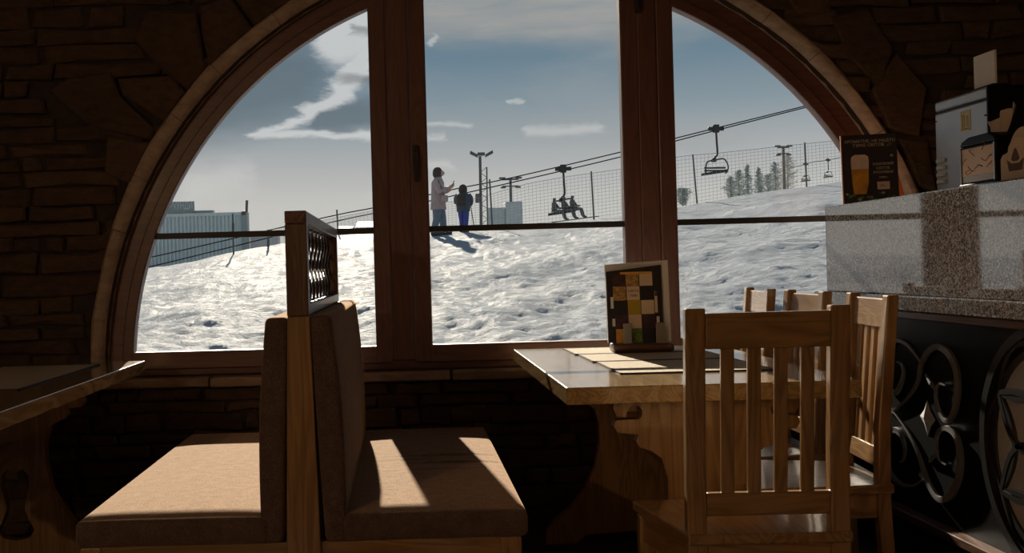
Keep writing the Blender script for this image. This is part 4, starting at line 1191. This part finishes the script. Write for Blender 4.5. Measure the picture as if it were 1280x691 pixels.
pho = weld(ph.build('phone', 'ink')); tag(pho, 'dark phone held up by the person in the pink coat', 'phone')
pho.location = p1.matrix_basis @ Vector((.40, 0.0, 1.34)); pho.rotation_euler = (0, R(25), R(-12))

YP2 = 29.6; f2 = P(580, 290, YP2)
p2 = thing('person', 'smaller person in a dark jacket and blue trousers, seen from behind', 'person', (0, 0, 0))
body, J = standing(p2, 1.22, {'R': ((.0, -.19, 1.38), (.04, -.30, 1.14), (.16, -.24, .98), (.6, .1, -.6)), 'L': ((.0, .19, 1.38), (.12, .28, 1.16), (.28, .12, 1.26), (.5, -.2, .6))}, 'skin')
trousers(p2, J, 'ski_pants_blue')
k_ = 1.22 / 1.72
mb = MB(); loft(mb, [(a * k_, b_ * k_, z_ * k_, rx * k_, ry * k_) for a, b_, z_, rx, ry in [(0, 0, .78, .22, .25), (0, 0, .95, .215, .26), (-.02, 0, 1.15, .22, .28), (-.03, 0, 1.32, .23, .29), (-.01, 0, 1.44, .15, .2), (.0, 0, 1.52, .1, .11)]])
for sg in (-1, 1):
    e_ = [(0, .20 * sg, 1.40), (.03, .28 * sg, 1.27), (.06, .30 * sg, 1.14), (.13, .26 * sg, 1.03 if sg < 0 else 1.2)]
    mb.tube([tuple(c_ * k_ for c_ in q) for q in e_], [.1 * k_, .1 * k_, .085 * k_, .065 * k_], 10)
mb.build('jacket', 'coat_navy', p2, smooth=True, angle=60)
mb = MB(); mb.lathe([(r_ * k_, z_ * k_) for r_, z_ in [(.12, 1.46), (.16, 1.53), (.165, 1.62), (.14, 1.71), (.09, 1.77), (.02, 1.80)]], 14, (0, 0, 0)); mb.build('hood', 'hood_dark', p2, smooth=True, angle=60)
mb = MB(); rounded_box(mb, (-.28 * k_, -.17 * k_, 1.0 * k_), (-.17 * k_, .17 * k_, 1.42 * k_), .05, 2, 3, 3); weld(mb.build('backpack', 'hood_dark', p2))
for sg in (-1, 1): 
    mb = MB(); rounded_box(mb, ((-.10 + .10 * sg) * k_, (.12 * sg - .065) * k_, 0.0), ((.22 + .10 * sg) * k_, (.12 * sg + .065) * k_, .13 * k_), .035, 2, 1, 1); weld(mb.build('boot', 'boot', p2))
p2.location = (f2.x, YP2, ground(f2.x, YP2) + bumps(f2.x, YP2) - .01); p2.rotation_euler.z = R(70)
sp_ = P(589, 262, YP2); gx = P(593, 284, YP2)
mb = MB(); mb.tube([(sp_.x, YP2 - .05, sp_.z), (gx.x, YP2 - .12, ground(gx.x, YP2) + .0)], .012, 6)
pole = mb.build('ski_pole', 'mast_steel'); tag(pole, 'thin pole leaning beside the person in blue trousers', 'pole')

# ---------------------------------------------------------------- chairlift
YL = 58.0
def lpt(x, y): return P(x, y, YL)
cab1 = [lpt(-60, 372), lpt(150, 330), lpt(405, 272), lpt(470, 259), lpt(560, 238), lpt(640, 222), lpt(780, 189), lpt(847, 172), lpt(1008, 132), lpt(1200, 84), lpt(1500, 10)]
cab2 = [lpt(-60, 384), lpt(150, 342), lpt(405, 280), lpt(470, 266), lpt(560, 246), lpt(640, 228), lpt(780, 195), lpt(847, 175.5), lpt(1008, 134), lpt(1200, 86), lpt(1500, 12)]
for k, (cb_, lb) in enumerate(((cab1, 'upper dark chairlift cable rising to the right across the sky'), (cab2, 'lower dark chairlift cable rising to the right across the sky'))):
    mb = MB(); mb.tube(spline(cb_, 4), 0.030, 5); o = mb.build('lift_cable', 'cable_black'); tag(o, lb, 'cable', 'chairlift cables')
def lift_chair(label):
    t = thing('lift_chair', label, 'lift chair', (0, 0, 0), 0, 'hanging chairs of the chairlift')
    mb = MB(); mb.box(-.42, .42, -.06, .06, -.10, .10); mb.box(-.16, .16, -.09, .09, -.2, .22); mb.build('grip', 'dark_metal', t, bevel=.03)
    mb = MB(); mb.tube(spline([(0, 0, -.1), (0.02, 0, -.7), (0.04, 0, -1.1), (.02, 0, -1.35), (-.12, 0, -1.5), (-.16, 0, -1.62)], 5), .055, 7); mb.build('hanger', 'dark_metal', t, smooth=True)
    mb = MB(); mb.box(-.27, -.05, -.1, .1, -1.72, -1.52); mb.build('hanger_block', 'dark_metal', t, bevel=.03)
    mb = MB(); mb.tube(spline([(-.62, .0, -2.32), (-.62, .0, -2.1), (-.56, .0, -1.78), (-.40, 0, -1.66), (-.16, 0, -1.64), (.25, 0, -1.55), (.46, 0, -1.62), (.60, 0, -1.9), (.58, 0, -2.15), (.45, 0, -2.32)], 5), .04, 6); mb.build('bail', 'dark_metal', t, smooth=True)
    for q in range(4):
        yy = -.42 + q * .12
        mb = MB(); mb.add([(-.85, yy, -2.42), (.42, yy, -2.26), (.42, yy + .10, -2.26), (-.85, yy + .10, -2.42), (-.85, yy, -2.30), (.42, yy, -2.13), (.42, yy + .10, -2.13), (-.85, yy + .10, -2.30)],
                          [(0, 3, 2, 1), (4, 5, 6, 7), (0, 1, 5, 4), (1, 2, 6, 5), (2, 3, 7, 6), (3, 0, 4, 7)]); mb.build('seat_slat', 'dark_metal', t)
    for q in range(2):
        z_ = -2.2 + q * .14
        mb = MB(); mb.box(-.66, .5, .06, .10, z_, z_ + .09); mb.build('back_slat', 'dark_metal', t)
    return t
lc = lift_chair('empty chairlift chair hanging in the right window pane')
q = lpt(895, 161); lc.location = q; lc.rotation_euler = (0, 0, R(8))
lc2 = copy_tree(lc); lc2['label'] = 'chairlift chair carrying skiers in the middle window pane'; q2 = lpt(704, 211); lc2.location = q2; lc2.rotation_euler = (0, 0, R(-6))
# small far chairs
for (x, y, lb) in ((1007, 205, 'tiny far chairlift chair, left of two near the poster'), (1035, 200, 'tiny far chairlift chair closest to the poster')):
    c_ = copy_tree(lc); c_['label'] = lb; c_.location = P(x, y, 150); c_.rotation_euler = (0, 0, R(20))
far = [P(900, 236, 150), P(1007, 205, 150), P(1035, 200, 150), P(1120, 182, 150)]
mb = MB(); mb.tube(spline(far, 4), .035, 5); tag(mb.build('lift_cable', 'cable_black'), 'thin far cable holding the tiny chairs near the poster', 'cable', 'chairlift cables')
# skiers sitting on the middle chair
def rider(label, x_):
    t = thing('person', label, 'person', (0, 0, 0), 0, 'skiers on the chairlift')
    J = {'pelvis': ((0, 0, 0.10), .14), 'chest': ((0, .03, .45), .15), 'neck': ((0, .02, .60), .06), 'head': ((0, 0, .72), .11), 'crown': ((0, 0, .80), .09)}
    E = [('pelvis', 'chest'), ('chest', 'neck'), ('neck', 'head'), ('head', 'crown')]
    for sg, s_ in ((-1, 'R'), (1, 'L')):
        J['hip' + s_] = ((.10 * sg, -.05, .08), .1); J['knee' + s_] = ((.12 * sg, -.45, .10), .08); J['ankle' + s_] = ((.12 * sg, -.55, -.30), .06); J['toe' + s_] = ((.12 * sg, -.72, -.36), .06)
        J['shoulder' + s_] = ((.2 * sg, .02, .48), .08); J['elbow' + s_] = ((.25 * sg, -.15, .25), .06); J['wrist' + s_] = ((.15 * sg, -.36, .26), .045)
        E += [('pelvis', 'hip' + s_), ('hip' + s_, 'knee' + s_), ('knee' + s_, 'ankle' + s_), ('ankle' + s_, 'toe' + s_), ('chest', 'shoulder' + s_), ('shoulder' + s_, 'elbow' + s_), ('elbow' + s_, 'wrist' + s_)]
    skin_body('body', 'rider_grey', t, J, E)
    for sg in (-1, 1):
        mb = MB(); mb.add([(.12 * sg - .05, .15, -.48), (.12 * sg + .05, .15, -.48), (.12 * sg + .05, -1.35, -.36), (.12 * sg - .05, -1.35, -.36), (.12 * sg - .05, .15, -.45), (.12 * sg + .05, .15, -.45), (.12 * sg + .05, -1.35, -.33), (.12 * sg - .05, -1.35, -.33)],
                          [(0, 3, 2, 1), (4, 5, 6, 7), (0, 1, 5, 4), (1, 2, 6, 5), (2, 3, 7, 6), (3, 0, 4, 7)]); mb.build('ski', 'rider_grey', t)
    return t
r0 = rider('skier on the chairlift chair, leftmost of three', 0)
for k, (dx, lb) in enumerate(((-.52, None), (-.02, 'skier on the chairlift chair, in the middle of three'), (.42, 'skier on the chairlift chair, rightmost with skis pointing out'))):
    t = r0 if k == 0 else copy_tree(r0)
    if lb: t['label'] = lb
    t.location = q2 + Vector((dx, -.18 + .03 * k, -2.30 + (dx + .6) * .11)); t.rotation_euler = (0, 0, R(62))

# ---------------------------------------------------------------- floodlight mast, pylons, lamps
def gz(X, Y): return ground(X, Y) - 0.3
mast = thing('floodlight_mast', 'tall lattice floodlight mast behind the net fence', 'mast', (P(602, 280, 56).x, 56, gz(P(602, 280, 56).x, 56)))
mt_, mb_ = P(600, 194, 56), P(603, 285, 56)
zb_ = gz(mb_.x, 56)
for dx in (-.10, .22):
    mb = MB(); mb.tube([(mb_.x + dx, 56, zb_), (mt_.x + dx + .1, 56, mt_.z - (0.05 if dx < 0 else .6))], .07 if dx < 0 else .035, 6); mb.build('leg', 'mast_steel', mast)
mb = MB(); nn = 26
for k in range(nn):
    t0, t1 = k / nn, (k + 1) / nn
    za, zc_ = zb_ + (mt_.z - .6 - zb_) * t0, zb_ + (mt_.z - .6 - zb_) * t1
    xa = mb_.x + (mt_.x + .1 - mb_.x) * t0
    mb.tube([(xa - .10, 56, za), (xa + .22, 56, zc_)] if k % 2 else [(xa + .22, 56, za), (xa - .10, 56, zc_)], .018, 4)
mb.build('bracing', 'mast_steel', mast)
for dx, sg in ((-.36, 1), (.0, 0), (.40, -1)):
    mb = MB(); cx_ = mt_.x + dx + .05
    mb.add([(cx_ - .20, 55.85, mt_.z + sg * .10 - .02), (cx_ + .20, 55.85, mt_.z - sg * .10 - .02), (cx_ + .20, 56.1, mt_.z - sg * .10 - .02), (cx_ - .20, 56.1, mt_.z + sg * .10 - .02),
            (cx_ - .18, 55.85, mt_.z + sg * .10 + .13), (cx_ + .18, 55.85, mt_.z - sg * .10 + .13), (cx_ + .18, 56.1, mt_.z - sg * .10 + .13), (cx_ - .18, 56.1, mt_.z + sg * .10 + .13)],
           [(0, 3, 2, 1), (4, 5, 6, 7), (0, 1, 5, 4), (1, 2, 6, 5), (2, 3, 7, 6), (3, 0, 4, 7)]); mb.build('floodlight', 'mast_steel', mast)
lb_ = P(597, 246, 56); mb = MB(); mb.box(lb_.x - .12, lb_.x + .1, 55.8, 56.0, lb_.z - .3, lb_.z + .15); mb.build('floodlight', 'mast_steel', mast, bevel=.03)
def tpole(x, ytop, ybase, Y, label, arm=0.55, name='lift_pylon', two=True):
    a = P(x, ytop, Y); zb2 = gz(a.x, Y)
    t = thing(name, label, 'pylon' if name == 'lift_pylon' else 'lamp post', (a.x, Y, zb2))
    mb = MB(); mb.tube([(a.x, Y, zb2), (a.x, Y, a.z)], [.12, .09], 8); mb.build('pole', 'mast_steel', t)
    mb = MB(); mb.box(a.x - arm, a.x + arm, Y - .05, Y + .05, a.z - .06, a.z + .06); mb.build('cross_arm', 'mast_steel', t)
    for sg in (-1, 1):
        mb = MB(); mb.box(a.x + sg * arm - .22, a.x + sg * arm + .22, Y - .1, Y + .1, a.z + .02, a.z + .15); mb.build('head', 'mast_steel', t, bevel=.04)
        if two:
            mb = MB(); mb.box(a.x + sg * arm * .9 - .18, a.x + sg * arm * .9 + .18, Y - .1, Y + .1, a.z - .60, a.z - .48); mb.build('head', 'mast_steel', t, bevel=.04)
    if two: mb = MB(); mb.box(a.x - arm, a.x + arm, Y - .04, Y + .04, a.z - .5, a.z - .42); mb.build('cross_arm', 'mast_steel', t)
    return t
tpole(638, 224, 255, 75, 'T-shaped lift pylon rising behind the concrete hut', .55)
tpole(979, 184, 236, 80, 'lamp post with paired heads among the hazy trees', .42, 'lamp_post')

# ---------------------------------------------------------------- buildings
hx0, hx1 = P(610, 270, 66), P(653, 270, 66); hm = P(632, 270, 66)
hut = thing('concrete_hut', 'grey concrete hut of two heights behind the net', 'building', (hm.x, 66, gz(hm.x, 66)))
zb2 = gz(hm.x, 66)
MB().box(hx0.x, hm.x, 66, 68.5, zb2, P(620, 259.5, 66).z).build('low_block', 'concrete', hut, bevel=.05)
MB().box(hm.x, hx1.x, 65.8, 68.8, zb2, P(645, 252, 66).z).build('tall_block', 'concrete', hut, bevel=.05)
YBD = 60.0
def bp(x, y): return P(x, y, YBD)
shed_l, shed_r = bp(60, 268), bp(306, 268)
shed = thing('metal_hall', 'grey-blue ribbed metal hall with a sign board, behind the slope at left', 'building', ((shed_l.x + shed_r.x) / 2, YBD, gz(shed_r.x, YBD)))
zt_ = bp(250, 267.5).z; zb3 = -3.0
MB().box(shed_l.x, shed_r.x - .2, YBD + .08, YBD + 1.2, zb3, zt_ - .02).build('hall_wall', 'cladding', shed)
mb = MB(); X = shed_l.x
rw = 0.205
while X + rw < shed_r.x - .3:
    mb.prism([(X, YBD + .09), (X + rw * .30, YBD + .09), (X + rw * .42, YBD), (X + rw * .88, YBD), (X + rw, YBD + .09)], 2, zb3, zt_ - .10); X += rw
tag(mb.build('cladding_ribs', 'cladding', shed), kind='stuff')
MB().box(shed_l.x, shed_r.x - .1, YBD - .05, YBD + .2, zt_ - .12, zt_ + .05).build('parapet', 'cladding', shed)
a, b_ = bp(297, 300), bp(309, 268); MB().box(bp(303, 300).x, b_.x, YBD - .1, YBD + .7, zb3, bp(305, 265).z).build('corner_tower', 'cladding_dark', shed)
MB().box(bp(120, 262).x, bp(264, 262).x, YBD + .5, YBD + 1.1, zt_ - .5, bp(264, 262).z).build('roof_block', 'cladding_dark', shed)
MB().box(bp(150, 255).x, bp(241, 255).x, YBD + .3, YBD + .48, zt_, bp(241, 251).z).build('sign_board', 'cladding_dark', shed)
vs, fs = text_mb('РVУНДИ', .58)
tw = max(v[0] for v in vs) - min(v[0] for v in vs)
cxs = (bp(211, 255).x + bp(239, 255).x) / 2; sx_ = (bp(239, 255).x - bp(211, 255).x) / tw
mb = MB(); mb.add([(cxs + v[0] * sx_, YBD + .28 - v[2] * 20, bp(225, 261).z + v[1] * .95) for v in vs], fs); mb.build('sign_lettering', 'sign_letter', shed)
mb = MB(); mb.tube([(bp(307, 260).x, YBD + .2, bp(307, 270).z), (bp(308, 250).x, YBD + .2, bp(308, 250).z)], .07, 6); mb.build('antenna', 'mast_steel', shed)
mb = MB(); rounded_box(mb, (bp(302, 268).x, YBD - .2, bp(302, 269).z), (bp(308, 268).x, YBD + .1, bp(302, 264).z), .08, 1, 1, 1); weld(mb.build('roof_lamp', 'mast_steel', shed))
wl, wr_ = bp(310.5, 296), bp(346, 296)
annex = thing('grey_annex', 'low plain grey annex at the right of the metal hall', 'building', ((wl.x + wr_.x) / 2, YBD + 1, zb3))
MB().box(wl.x, wr_.x, YBD + .6, YBD + 1.6, zb3, bp(330, 293).z).build('annex_wall', 'cladding_grey', annex)
MB().box(wl.x, wr_.x + .1, YBD + .5, YBD + 1.7, bp(330, 293).z, bp(330, 293).z + .12).build('roof_edge', 'cladding_grey', annex)
for (xa, ya, yb2, lb) in ((291, 267, 332, 'thin dark pole standing in the snow before the metal hall'), (335, 287, 324, 'short thin pole before the grey annex')):
    a = P(xa, ya, 29); mb = MB(); mb.tube([(a.x, 29, a.z), (a.x - .01, 29, ground(a.x, 29) - .2)], .022, 6)
    mb.tube([(a.x, 29, a.z - .25), (a.x + .0, 28.95, a.z - .45)], .035, 6)
    tag(mb.build('marker_pole', 'mast_steel'), lb, 'pole')
# low dark roofs at the right of the left pane
for (x0_, x1_, y_, lb) in ((423, 437, 294, 'low dark snow-edged roof beyond the ridge beside the left mullion'), (448, 470, 288, 'dark low wall closest to the left mullion')):
    a, b_ = P(x0_, y_, 45), P(x1_, y_, 45)
    t = thing('low_shed', lb, 'shed', ((a.x + b_.x) / 2, 45, gz(a.x, 45)))
    MB().box(a.x, b_.x, 45, 48, gz(a.x, 45) - .5, a.z + .05).build('shed_wall', 'cladding_dark', t)
    MB().prism([(44.8, a.z + .05), (48.2, a.z + .05), (48.2, a.z + .18), (46.5, a.z + .42), (44.8, a.z + .12)], 0, a.x - .1, b_.x + .1).build('shed_roof', 'cladding_grey', t)

# ---------------------------------------------------------------- far trees, distance haze put into their pale colour
def conifer(x, ytop, Y, label, wpx, seed, birch=False):
    rr = random.Random(seed); a = P(x, ytop, Y); zb4 = gz(a.x, Y); Ht = a.z - zb4; R_ = wpx * Y / FPX
    t = thing('hazy_tree', label, 'tree', (a.x, Y, zb4), 0, 'hazy trees beyond the net')
    mb = MB(); mb.tube([(a.x, Y, zb4), (a.x, Y, zb4 + Ht * .97)], [.12, .02], 6); mb.build('trunk', 'bark', t)
    mb = MB(); nb = 210; zc0 = P(x, 250, Y).z - .4; Hc = a.z - zc0
    for k in range(nb):
        f_ = k / nb
        an = rr.uniform(0, 2 * math.pi)
        L = R_ * ((1 - f_) ** 0.8 * 1.25 + .06 if not birch else math.sin(min(1, (1 - f_) * 1.25) * math.pi * .75 + .25)) * rr.uniform(.55, 1.1)
        z_ = zc0 + Hc * f_; dz = L * (-.15 if not birch else .45)
        e_ = Vector((a.x + L * math.cos(an), Y + L * math.sin(an), z_ + dz)); s_ = Vector((a.x, Y, z_))
        mb.tube([s_, e_], [.025, .008], 3)
        for q in range(7 if not birch else 5):
            u_ = rr.uniform(.25, 1.0); c_ = s_.lerp(e_, u_); w_ = rr.uniform(.07, .2)
            d1 = Vector((rr.uniform(-1, 1), rr.uniform(-1, 1), rr.uniform(-1.0, .4))).normalized() * w_
            d2 = Vector((rr.uniform(-1, 1), rr.uniform(-1, 1), rr.uniform(-.6, .6))).normalized() * w_ * .6
            mb.add([c_, c_ + d1, c_ + d1 * .5 + d2], [(0, 1, 2)])
    mb.build('crown', 'hazy_needles', t, fix=False)
for k, (x, yt, Y, wp, lb, bi) in enumerate(((934, 206, 88, 9, 'narrow hazy tree, tallest of the left clump', False), (948, 209, 90, 9, 'hazy tree just left of the lamp post gap', False), (923, 213, 92, 8, 'hazy tree second from the left end of the clump', True),
        (913, 221, 90, 8, 'small hazy tree at the left end of the clump', True), (969, 203, 90, 9, 'hazy tree left against the lamp post', True), (984, 192, 92, 11, 'largest hazy tree right behind the lamp post', True), (960, 218, 94, 9, 'low hazy tree between clump and lamp post', True), (853, 236, 80, 10, 'low hazy bush beside the right mullion', True))):
    conifer(x, yt, Y, lb, wp * 1.25, 20 + k, bi)
